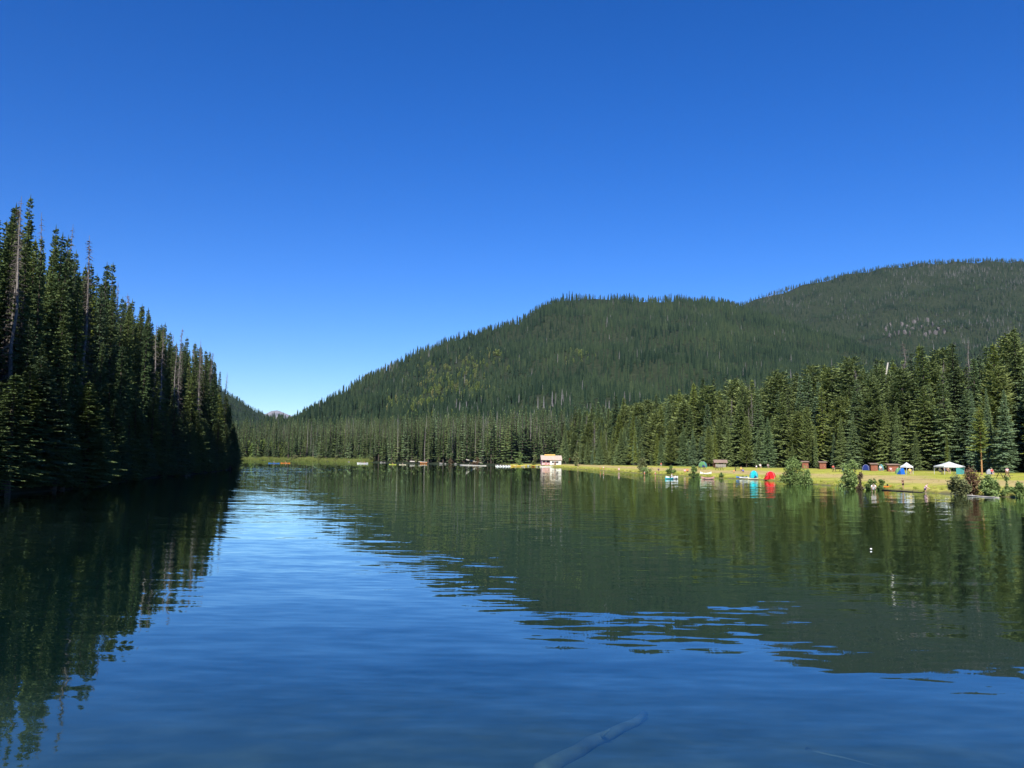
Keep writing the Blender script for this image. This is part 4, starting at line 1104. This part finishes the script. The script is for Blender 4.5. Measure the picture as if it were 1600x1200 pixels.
c1 = hit(662, 724.3); canoe(c1, R(2), 'orange', 'orange-red canoe lying at the edge of the far shore', 4.2)

# ------------------------------------------------------------------ boat rental: house, docks, boats
M['shingle'] = plain('pale_shingle', (.46, .36, .30), .85, .15, 1.5, .1)
M['ridge'] = plain('yellow_board', (.70, .47, .15), .8, .1, 2, .1)
M['wallwhite'] = plain('white_siding', (.68, .66, .64), .7, .06, 2, .2)
M['brown'] = plain('brown_board', (.13, .055, .035), .8, .2, 3, .1)
M['brownroof'] = plain('brown_shingle', (.25, .18, .145), .9, .2, 2, .1)
M['dockwood'] = plain('dock_board', (.55, .48, .38), .85, .18, 2, .1)
M['dockpale'] = plain('pale_dock', (.74, .72, .66), .8, .1, 2, .1)
M['glass'] = plain('window_glass', (.03, .035, .045), .1, .1, 1, .6)
M['redpaint'] = plain('red_paint', (.6, .05, .05), .6, .1, 2, .3)
M['pinkpaint'] = plain('pink_panel', (.72, .36, .36), .7, .12, 2, .2)
M['plum'] = plain('plum_panel', (.22, .10, .17), .7, .15, 2, .2)
bp = hit(861, 727.2)
bk = bp.y / F_PX
bh = thing('boathouse', 'white boathouse with a pale roof and a pink porch by the dock', 'building', Vector((bp.x, bp.y + 3.2, max(.2, tz(bp.x, bp.y + 3.2)) - .1)), R(4))
xL, xR = -14 * bk, 16.5 * bk
wallL = -1.0 * bk
Hw = 2.9; Hr = 4.9; dep = 5.6
mb = MB(); mb.box(((wallL + xR) / 2, dep / 2, Hw / 2), (xR - wallL, dep, Hw)); mb.build('wall', M['wallwhite'], bh)
mb = MB(); mb.add([(xR, 0, Hw), (xR, dep, Hw), (xR, dep / 2, Hr - .15), (xR - .2, 0, Hw), (xR - .2, dep, Hw), (xR - .2, dep / 2, Hr - .15)], [(0, 1, 2), (5, 4, 3), (0, 2, 5, 3), (1, 4, 5, 2)]); mb.build('gable', M['wallwhite'], bh)
mb = MB(); mb.box(((xL + wallL) / 2, dep - 1, Hw / 2), (wallL - xL, 1.8, Hw - .05)); mb.build('back_room', M['plum'], bh)
mb = MB(); mb.box(((xL + wallL) / 2, .25, .75), (wallL - xL - .3, .1, 1.1)); mb.build('porch_panel', M['pinkpaint'], bh)
for xx in (xL + .2, (xL + wallL) / 2):
    mb = MB(); mb.box((xx, .12, Hw / 2), (.16, .16, Hw)); mb.build('porch_post', M['wallwhite'], bh)
for sg, nm in ((-1, 'roof_slope'), (1, 'roof_slope')):
    ov = .5; y0 = dep / 2 + sg * (dep / 2 + ov); z0 = Hw - .28
    mb = MB(); a, b = xL - .45, xR + .45
    mb.add([(a, y0, z0), (b, y0, z0), (b, dep / 2, Hr), (a, dep / 2, Hr), (a, y0, z0 + .14), (b, y0, z0 + .14), (b, dep / 2, Hr + .14), (a, dep / 2, Hr + .14)], [(0, 3, 2, 1), (4, 5, 6, 7), (0, 1, 5, 4), (1, 2, 6, 5), (3, 0, 4, 7)])
    mb.build(nm, M['shingle'], bh)
mb = MB(); mb.box(((xL + xR) / 2 - .6, dep / 2, Hr + .35), (17 * bk, 1.0, .6)); mb.build('ridge_vent', M['ridge'], bh)
for xx, w in ((wallL + 1.4, 1.0), (wallL + 3.6, 1.2)):
    mb = MB(); mb.box((xx, -.03, 1.6), (w, .06, .9)); f = mb.build('window', M['glass'], bh)
    mb = MB(); mb.box((xx, -.05, 1.12), (w + .2, .12, .08)); mb.build('sill', M['wallwhite'], f)
mb = MB(); mb.box((wallL + 2.5, -.03, 1.02), (.85, .06, 2.0)); dd = mb.build('door', M['brown'], bh)
mb = MB(); mb.box((wallL + 2.2, -.08, 1.0), (.05, .06, .14)); mb.build('handle', M['alu'], dd)

def dock(p, Lx, Ly, rz, label, mat='dockpale', nb=14, z=.35):
    t = thing('dock', label, 'dock', Vector((p.x, p.y, 0)), rz)
    for k in range(nb):
        mb = MB(); w = Lx / nb; mb.box((-Lx / 2 + (k + .5) * w, 0, z), (w * .95, Ly, .09)); mb.build('plank', M[mat], t)
    mb = MB(); mb.box((0, -Ly / 2 + .08, z - .15), (Lx, .14, .2)); mb.build('beam', M[mat], t)
    mb = MB(); mb.box((0, Ly / 2 - .08, z - .15), (Lx, .14, .2)); mb.build('beam', M[mat], t)
    for k in range(4):
        mb = MB(); mb.tube([(-Lx / 2 + .3 + k * (Lx - .6) / 3, -Ly / 2, -1), (-Lx / 2 + .3 + k * (Lx - .6) / 3, -Ly / 2, z + .55)], [.11, .11], 7); mb.build('post', M['dockwood'], t)
    return t
d0 = hit(862, 729.6); dock(d0, 11.5, 2.4, R(3), 'pale dock in front of the boathouse', 'dockpale', 16)
d1 = hit(786, 728.8); dock(d1 + Vector((0, .9, 0)), 24 * d1.y / F_PX, 1.6, R(2), 'long white floating dock with pedal boats left of the boathouse', 'dockpale', 14, .3)
for k in range(5):
    q = hit(777.5 + 4.4 * k, 729.0); pedalboat(q + Vector((0, -1.2, -.08)), R(90), 'white', ['first white pedal boat from the left in the row at the floating dock', 'second white pedal boat from the left in the row at the floating dock', 'middle white pedal boat in the row at the floating dock', 'second white pedal boat from the right in the row at the floating dock', 'last white pedal boat in the row, next to the yellow canoes'][k], 'pedal boats at the floating dock')
for k in range(4):
    q = hit(806 + 3.2 * k, 729.4 - .5 * (k % 2)); canoe(q + Vector((0, .2 * k, 0)), R(4 + 3 * k), ['yellow', 'yellow', 'cream', 'yellow'][k], ['yellow canoe at the left end of the canoes by the boathouse', 'yellow canoe second from left among the canoes by the boathouse', 'cream canoe among the yellow canoes by the boathouse', 'yellow canoe at the right end of the canoes by the boathouse'][k], 4.9, 'canoes by the boathouse', z=-.03)
canoe(hit(833, 729.2), R(70), 'orange', 'orange canoe pointing out from shore left of the boathouse', 4.8)
rowboat(hit(826, 728.3), R(80), 'white', 'white rowboat between the yellow canoes and the orange canoe', 3.8)
rowboat(hit(840, 729.2), R(75), 'cream', 'cream rowboat tied beside the left end of the boathouse dock', 3.6)
for px, ps, sh, pa, lb, rz in [(864, 'stand', 'white', 'navy', 'person in white standing before the boathouse door', 0), (867, 'stand', 'brown', 'black', 'person in brown standing on the dock right of the boathouse door', .4),
                               (853, 'stand', 'red', 'black', 'person in red on the dock by the pink porch', -.3), (857, 'walk', 'pink', 'navy', 'person in pink walking on the dock below the porch', 1.2)]:
    q = hit(px, 729.6); person(0, 0, ps, sh, pa, lb, rz, 1.0, loc=Vector((q.x, q.y, .4)))

# ------------------------------------------------------------------ tents, shade roofs, huts
def fabric(name, c):
    mt, nt, b, N, L = new_mat('fabric_' + name)
    df = N.new('ShaderNodeBsdfDiffuse'); tl = N.new('ShaderNodeBsdfTranslucent'); ms = N.new('ShaderNodeMixShader'); ms.inputs[0].default_value = .25
    tc = N.new('ShaderNodeTexCoord'); nz = N.new('ShaderNodeTexNoise'); nz.inputs['Scale'].default_value = 3; L.new(tc.outputs['Object'], nz.inputs[0])
    r = ramp(N, [(.3, tuple(v * .85 for v in c)), (.7, tuple(min(1, v * 1.1) for v in c))]); L.new(nz.outputs['Fac'], r.inputs[0])
    for q in (df, tl): L.new(r.outputs[0], q.inputs[0])
    L.new(df.outputs[0], ms.inputs[1]); L.new(tl.outputs[0], ms.inputs[2]); L.new(ms.outputs[0], N['Material Output'].inputs[0]); return mt
FAB = {n: fabric(n, c) for n, c in dict(red=(.72, .03, .035), red_dark=(.35, .012, .015), cyan=(.03, .55, .60), white=(.78, .80, .82), green=(.12, .3, .12), blue=(.03, .16, .62), teal=(.08, .30, .30), navy=(.03, .05, .2), grey=(.4, .42, .45)).items()}
def dome(px, py, wpx, hpx, col, label, rz=0.0, depth=.85, door=True, fly=None):
    p = hit(px, py); k = p.y / F_PX; a, b, h = wpx * k / 2, wpx * k / 2 * depth, hpx * k
    t = thing('tent', label, 'tent', p, rz); n = 8; seg = 4
    pts = lambda i, s: (a * math.cos(6.283 * (i + .5) / n) * max(0, math.cos(s)) ** .8 * (1.0), b * math.sin(6.283 * (i + .5) / n) * max(0, math.cos(s)) ** .8, h * math.sin(s) ** .85 - .02)
    half = [MB(), MB()]
    for i in range(n):
        mb = half[0] if (i in (2, 3, 4, 5)) else half[1]
        for j in range(seg):
            s0, s1 = 1.5708 * j / seg, 1.5708 * (j + 1) / seg
            sag = lambda q: q
            v = [pts(i, s0), pts(i + 1, s0), pts(i + 1, s1), pts(i, s1)]
            mb.add(v if j < seg - 1 else v[:3], [(0, 1, 2, 3)] if j < seg - 1 else [(0, 1, 2)])
    half[0].build('panel', FAB[col], t); half[1].build('panel', FAB[fly or col], t)
    for i in (0, 2):
        mb = MB(); mb.tube([Vector(pts(i, math.pi / 2 * q / 6)) * 1.012 for q in range(7)] + [Vector(pts(i + 4, math.pi / 2 * (6 - q) / 6)) * 1.012 for q in range(1, 7)], [.02] * 13, 5); mb.build('pole', M['alu'], t)
    if door:
        mb = MB(); mb.add([(-a * .3, -b * 1.0, .02), (a * .3, -b * 1.0, .02), (a * .2, -b * .84, h * .5), (0, -b * .72, h * .68), (-a * .2, -b * .84, h * .5)], [(0, 1, 2, 3, 4)]); mb.build('door', FAB['navy'] if col != 'red' else FAB['red'], t)
    return t
rt_ = dome(1204, 749, 17, 12.5, 'red', 'bright red tent on the sandy bank', R(8), .85, False)
k = rt_.location.y / F_PX; mb = MB(); a, h = 8.5 * k, 12.5 * k
mb.add([(-a * 1.35, -.9, 0), (-a * .2, -1.15, 0), (-a * .35, -.35, h * .93), (-a * .75, .3, h * .5), (-a * 1.2, .4, 0)], [(0, 1, 2), (0, 2, 3), (0, 3, 4)]); vb = mb.build('vestibule', FAB['red'], rt_)
mb = MB(); mb.add([(-a * .95, -1.02, .02), (-a * .5, -1.12, .02), (-a * .45, -.6, h * .66)], [(0, 1, 2)]); mb.build('door_flap', FAB['red_dark'], vb)
dome(1178, 748, 14, 12.5, 'cyan', 'turquoise dome tent on the bank left of the red tent', R(10), .9)
dome(1404, 740, 11, 9, 'green', 'small green dome tent left of the blue tarp shelter', R(20))
dome(1320.5, 736, 8, 7, 'blue', 'dark blue dome tent among the campsites behind the lawn', 0, .9)
dome(1098, 730, 14, 9, 'green', 'green tent with a blue base at the edge of the trees', 0, .8, True, 'teal')
dome(1353, 735, 13, 9, 'navy', 'dark blue tent left of the narrow red-brown outhouse', 0)
dome(1377, 735, 8, 9.5, 'teal', 'pale teal tent right of the narrow red-brown outhouse', 0)
dome(1547, 741, 12, 8, 'grey', 'grey tent at the edge of the trees right of the orange pine trunk', 0)

def canopy(px, py, wpx, hpx, roof, label, rz=0.0, peak=.36, side=None):
    p = hit(px, py); k = p.y / F_PX; a, h = wpx * k / 2, hpx * k; e = h * (1 - peak)
    t = thing('canopy', label, 'canopy', p, rz)
    c4 = [(-a, -a, e), (a, -a, e), (a, a, e), (-a, a, e)]
    mb = MB()
    for i in range(4):
        q0, q1 = Vector(c4[i]), Vector(c4[(i + 1) % 4]); mid0, mid1 = q0.lerp(Vector((0, 0, h)), .5) - Vector((0, 0, .05)), q1.lerp(Vector((0, 0, h)), .5) - Vector((0, 0, .05))
        mb.add([q0, q1, mid1, mid0, (0, 0, h)], [(0, 1, 2, 3), (3, 2, 4)])
    mb.build('roof', FAB[roof], t)
    mb = MB()
    for i in range(4):
        q0, q1 = Vector(c4[i]) * 1.005, Vector(c4[(i + 1) % 4]) * 1.005; mb.add([q0, q1, q1 - Vector((0, 0, .22)), q0 - Vector((0, 0, .22))], [(0, 1, 2, 3)])
    mb.build('valance', FAB[roof], t)
    for q in c4:
        mb = MB(); mb.tube([(q[0] * .97, q[1] * .97, -.05), (q[0] * .97, q[1] * .97, e)], [.03, .03], 6); mb.build('leg', M['alu'], t)
    if side:
        mb = MB(); mb.add([(a * .15, -a * .95, 0), (a * 1.1, -a * .95, 0), (a * .95, -a * .95, e - .2), (a * .15, -a * .95, e - .2)], [(0, 1, 2, 3)]); mb.build('side_wall', FAB[side], t)
    return t, p
ct, cpn = canopy(1483.5, 741, 32, 19.5, 'white', 'white peaked canopy with a teal side wall on the lawn', 0, .36, 'teal')
canopy(1417, 741, 13, 18.5, 'white', 'small white tarp roof over the blue shelter', R(18), .35)
canopy(891.5, 724.3, 11, 9.3, 'red', 'red shade tent right of the boathouse', R(10), .5)
p = hit(1411.5, 741.3); bt = thing('tarp_shelter', 'bright blue tarp wall under the small white tarp roof', 'tarp', p, R(10))
w = 8 * p.y / F_PX; mb = MB(); mb.add([(-w / 2, 0, 0), (w / 2, .1, 0), (w * .42, .3, w * 1.15), (0, .35, w * 1.25), (-w * .42, .25, w * 1.05)], [(0, 1, 2, 3, 4)]); mb.add([(-w / 2, .02, 0), (-w * .42, .27, w * 1.05), (-w * .5, 1.3, 0)], [(0, 1, 2)]); mb.build('sheet', FAB['blue'], bt)
mb = MB(); mb.tube([(0, .37, 0), (0, .37, w * 1.25)], [.03, .03], 5); mb.build('pole', M['alu'], bt)

M['redbrown'] = plain('red_brown_board', (.24, .095, .06), .85, .18, 2.5, .1)
def hut(px, py, wpx, hpx, label, dark='redbrown', dpt=1.0, door=True, name='outhouse', cat='outhouse'):
    p = hit(px, py); k = p.y / F_PX; w, h = wpx * k, hpx * k; dp = w * dpt
    t = thing(name, label, cat, p, R(-12))
    hb = h * .86
    mb = MB(); mb.box((0, dp / 2, hb / 2 - .1), (w * .86, dp, hb + .2)); wl = mb.build('wall', M[dark], t)
    for i in range(5):
        mb = MB(); mb.box((-w * .43 + w * .86 * (i + .5) / 5, -.012, hb / 2), (w * .86 / 5 * .88, .03, hb - .02)); mb.build('board', M[dark], wl)
    mb = MB(); a = w * .58
    mb.add([(-a, -.35, hb - .02), (a, -.35, hb - .02), (a, dp + .25, hb + .18 * h * .4), (-a, dp + .25, hb + .18 * h * .4), (-a, -.35, hb + .1), (a, -.35, hb + .1), (a, dp + .25, h + .04), (-a, dp + .25, h + .04)],
           [(0, 3, 2, 1), (4, 5, 6, 7), (0, 1, 5, 4), (1, 2, 6, 5), (2, 3, 7, 6), (3, 0, 4, 7)]); mb.build('roof', M['brownroof'], t)
    if door:
        mb = MB(); mb.box((w * .1, -.045, hb * .42), (w * .34, .04, hb * .8)); d_ = mb.build('door', M['redbrown'], t)
        mb = MB(); mb.box((w * .2, -.08, hb * .42), (.05, .05, .1)); mb.build('handle', M['alu'], d_)
    return t
hut(1258.5, 732, 10.5, 11.5, 'red-brown outhouse just right of the big willow shrub')
hut(1286, 733, 11, 12, 'red-brown outhouse in the middle of the lawn edge')
hut(1366.5, 735.8, 11.5, 12, 'narrow red-brown outhouse right of the tall half dead shrub')
hut(1396, 737, 17, 12, 'wide low red-brown hut behind the green dome tent', 'redbrown', .7, False, 'hut', 'hut')
# open brown picnic shelter
p = hit(1126, 730.5); k = p.y / F_PX; sh = thing('picnic_shelter', 'dark brown shelter with a pale gable roof at the lawn edge', 'shelter', p, R(-8))
w, h = 16 * k, 11.5 * k; hb = h * .64
for xx in (-w / 2, 0, w / 2):
    for yy in (0, 2.4):
        mb = MB(); mb.box((xx, yy, hb / 2), (.16, .16, hb + .1)); mb.build('post', M['brown'], sh)
mb = MB(); mb.box((-w / 2 - .3, 1.2, hb / 2), (.12, 2.2, hb)); mb.build('side_wall', M['brown'], sh)
M['greyboard'] = plain('grey_board', (.26, .24, .22), .9, .15, 3, .1)
for i in range(6):
    mb = MB(); mb.box((-w / 2 + w * (i + .5) / 6, -.06, hb * .38), (w / 6 * .9, .05, hb * .72)); mb.build('board', M['greyboard'], sh)
for sg in (-1, 1):
    y0 = 1.2 + sg * 1.75; mb = MB(); a = w * .66
    mb.add([(-a, y0, hb - .05), (a, y0, hb - .05), (a, 1.2, h), (-a, 1.2, h), (-a, y0, hb + .07), (a, y0, hb + .07), (a, 1.2, h + .12), (-a, 1.2, h + .12)], [(0, 3, 2, 1), (4, 5, 6, 7), (0, 1, 5, 4), (1, 2, 6, 5), (3, 0, 4, 7)])
    mb.build('roof_slope', M['brownroof'], sh)

def picnic(px, py, rz, label, s=1.0):
    t = thing('picnic_table', label, 'picnic table', hit(px, py), rz, None, s)
    for i in range(4):
        mb = MB(); mb.box((0, -.28 + i * .185, .75), (1.8, .17, .045)); mb.build('plank', M['bark'], t)
    for sg in (-1, 1):
        mb = MB(); mb.box((0, sg * .68, .45), (1.8, .26, .045)); mb.build('bench', M['bark'], t)
        for q in (-1, 1):
            mb = MB(); mb.tube([(sg * .62, q * .66, 0), (sg * .62, q * .2, .74)], [.05, .05], 5); mb.build('leg', M['bark'], t)
    return t
picnic(1124, 734.6, .3, 'picnic table on the lawn in front of the brown shelter', 1.15)
picnic(1154, 735.8, -.2, 'picnic table on the lawn right of the brown shelter', 1.15)
picnic(1097, 733.6, .1, 'picnic table on the lawn left of the brown shelter', 1.15)
picnic(1568, 747.5, .2, 'picnic table on the grass near the right edge', 1.0)
picnic(1309, 737, .05, 'picnic table beside the dark blue dome tent', 1.2)

# boats on the bank and in the shallows
rowboat(hit(1049, 748.5), R(12), 'white', 'small white boat with a blue bow floating below the green clump', 2.4)
k5 = hit(1044.5, 748.6); kayak(k5 + Vector((0, -.8, 0)), R(25), 'teal', 'teal inflatable kayak at the bow of the small white boat', None, 2.0)
person(0, 0, 'sit', 'white', 'navy', 'person in white sitting in the small white boat', R(70), 1.0, loc=hit(1050, 748.5) + Vector((0, 0, .2)))
canoe(hit(1103, 742), R(4), 'white', 'white canoe pulled up on the bank', 18 * hit(1103, 742).y / F_PX, None, .05)
canoe(hit(1106, 749), R(-4), 'faded', 'faded red canoe afloat below the white canoe', 20 * hit(1106, 749).y / F_PX)
kayak(hit(1159, 747.5), R(5), 'blue', 'blue kayak on the bank left of the turquoise tent', None, 2.4, None, .05)
kayak(hit(1164, 748.2), R(-4), 'white', 'white kayak beside the blue kayak left of the turquoise tent', None, 2.2, None, .03)
kayak(hit(1177, 749.6), R(3), 'cream', 'cream paddle board shaped kayak in front of the turquoise tent', None, 2.2, None, .03)
kayak(hit(1384, 763), R(4), 'orange', 'orange kayak at the water edge right of the crouching person in white', None, 1.9, None, .03)

# people on the bank and the lawn
person(1411, 764, 'stand', 'brown', 'black', 'person in brown standing on the bank beside the dark log', R(30), .82, 1, 0)
person(1365, 769.5, 'crouch', 'white', 'grey', 'person in white crouching at the water edge below the half dead shrub', R(-20), 1.05, 0, 0)
person(1446, 769.5, 'crouch', 'pink', 'navy', 'person in pale pink crouching in the shallows right of the dark log', R(60), 1.0, 0, 0)
for px, py, ps, sh_, pa, lb, rz, s in [
    (1007, 743, 'stand', None, 'orange', 'bather in orange shorts at the corner of the lawn', 0, .62), (1024, 743.5, 'stand', None, 'red', 'bather in red shorts in the shallows left of the small white boat', .4, .62),
    (1029, 738, 'chair', 'navy', 'black', 'person in navy sitting on the bank above the bathers', 0, 1.0), (1033, 730, 'stand', 'red', 'grey', 'person in red standing at the edge of the trees', .2, .9),
    (938, 734.5, 'stand', None, 'orange', 'bather standing at the left end of the beach', 0, .7), (943, 734.3, 'stand', 'white', 'red', 'second bather at the left end of the beach', .5, .7),
    (967, 735.5, 'sit', 'pink', 'navy', 'person in pink sitting on the narrow beach', 0, 1.1), (1070, 738, 'sit', 'pink', 'orange', 'person in pink sitting on the sandy bank', 0, 1.1), (1074, 737.5, 'sit', 'orange', 'navy', 'person in orange sitting on the sandy bank', .3, 1.1),
    (903, 731.5, 'walk', 'brown', 'navy', 'person in brown walking along the beach right of the boathouse', 1.4, .95), (1147, 741, 'stand', 'orange', 'brown', 'child in orange on the sand left of the kayaks', 0, .6),
    (1161, 738, 'sit', 'blue', 'navy', 'person in blue sitting on the sand behind the kayaks', 0, .95), (1158, 736.5, 'chair', 'yellow', 'brown', 'person in yellow sitting by the picnic table right of the shelter', 0, .95), (1182, 734, 'stand', 'white', 'navy', 'person in white standing on the lawn behind the turquoise tent', 0, .7),
    (1115, 729, 'stand', 'pink', 'navy', 'person in pink at the left end of the brown shelter', .2, .9), (1200, 731.5, 'chair', 'grey', 'navy', 'person in grey sitting in the shade of the trees behind the red tent', 0, 1.0), (1188, 731.5, 'chair', 'white', 'black', 'person in white sitting in the shade of the trees behind the tents', 0, 1.0),
    (1469, 741, 'chair', 'white', 'grey', 'person in white sitting at the left leg of the white canopy', .3, 1.0), (1477, 740.5, 'stand', 'black', 'navy', 'person in black standing under the white canopy', 0, .95), (1482, 740.5, 'chair', 'brown', 'black', 'person in brown sitting under the white canopy', 0, 1.0),
    (1392, 738, 'chair', 'pink', 'grey', 'person in pink sitting before the wide low hut', 0, .9), (1376, 736, 'chair', 'white', 'red', 'person in white and red sitting right of the narrow outhouse', 0, 1.0), (1422, 741.5, 'chair', 'yellow', 'brown', 'person in yellow sitting beside the blue tarp', 0, 1.0),
    (1281.5, 733, 'stand', 'yellow', 'grey', 'person in yellow standing beside the middle outhouse', 0, .8), (1302, 735, 'chair', 'red', 'white', 'person in red sitting left of the dark blue dome tent', 0, 1.0), (1574, 745, 'stand', 'pink', 'brown', 'person in pink standing by the picnic table near the right edge', -.4, .85),
    (1550, 742, 'chair', 'red', 'black', 'person in red sitting before the grey tent', 0, .9)]:
    person(px, py, ps, sh_, pa, lb, rz, s, random.Random(px).randint(0, 1), random.Random(py).randint(0, 1))

# pine with an orange lower trunk, the broken pale trunk and the charred one
pn_ = hit(1534.5, 742)
cw, tk = conifer(811, 30, 6.4, 0, .34, .25, .45, .55, .7)
plant('pine_tree', (cw.mesh('sparse_pine_crown', [M['needle_yellow']]), tk.mesh('sparse_pine_trunk', [M['bark_orange']])), pn_, 11.5, .4, 'sparse pine with a bare orange trunk on the lawn edge near the right', 'pine')
for nm, px, Y, H, mt, lb, tw_ in [('dead_tree', 1387, 215, 27.5, 'log_pale', 'bleached broken trunk standing out above the wood behind the lawn', POLE), ('dead_tree', 850.5, bp.y + 10.5, 14, 'burnt', 'charred black trunk standing behind the boathouse', snag(812, 30, 0, .3, True))]:
    q = along(px, Y, 640)
    plant(nm, (tw_[0].mesh('lone_twigs', [M['deadtwig'] if mt != 'burnt' else M['burnt']]), tw_[1].mesh('lone_bole', [M[mt]])), q, H, .3, lb, 'dead tree', None, 3.2 if mt == 'burnt' else 1.3)

# ------------------------------------------------------------------ the air
HAZE = 1.5e-5
mb = MB(); mb.box((0, 0, 470), (25000, 25000, 970))
mt, nt, b, N, L = new_mat('haze'); N.remove(b)
pv = N.new('ShaderNodeVolumePrincipled'); pv.inputs['Color'].default_value = (.66, .82, 1, 1); pv.inputs['Density'].default_value = HAZE; pv.inputs['Anisotropy'].default_value = .1
L.new(pv.outputs[0], N['Material Output'].inputs['Volume'])
tag(mb.build('haze', mt), kind='stuff')
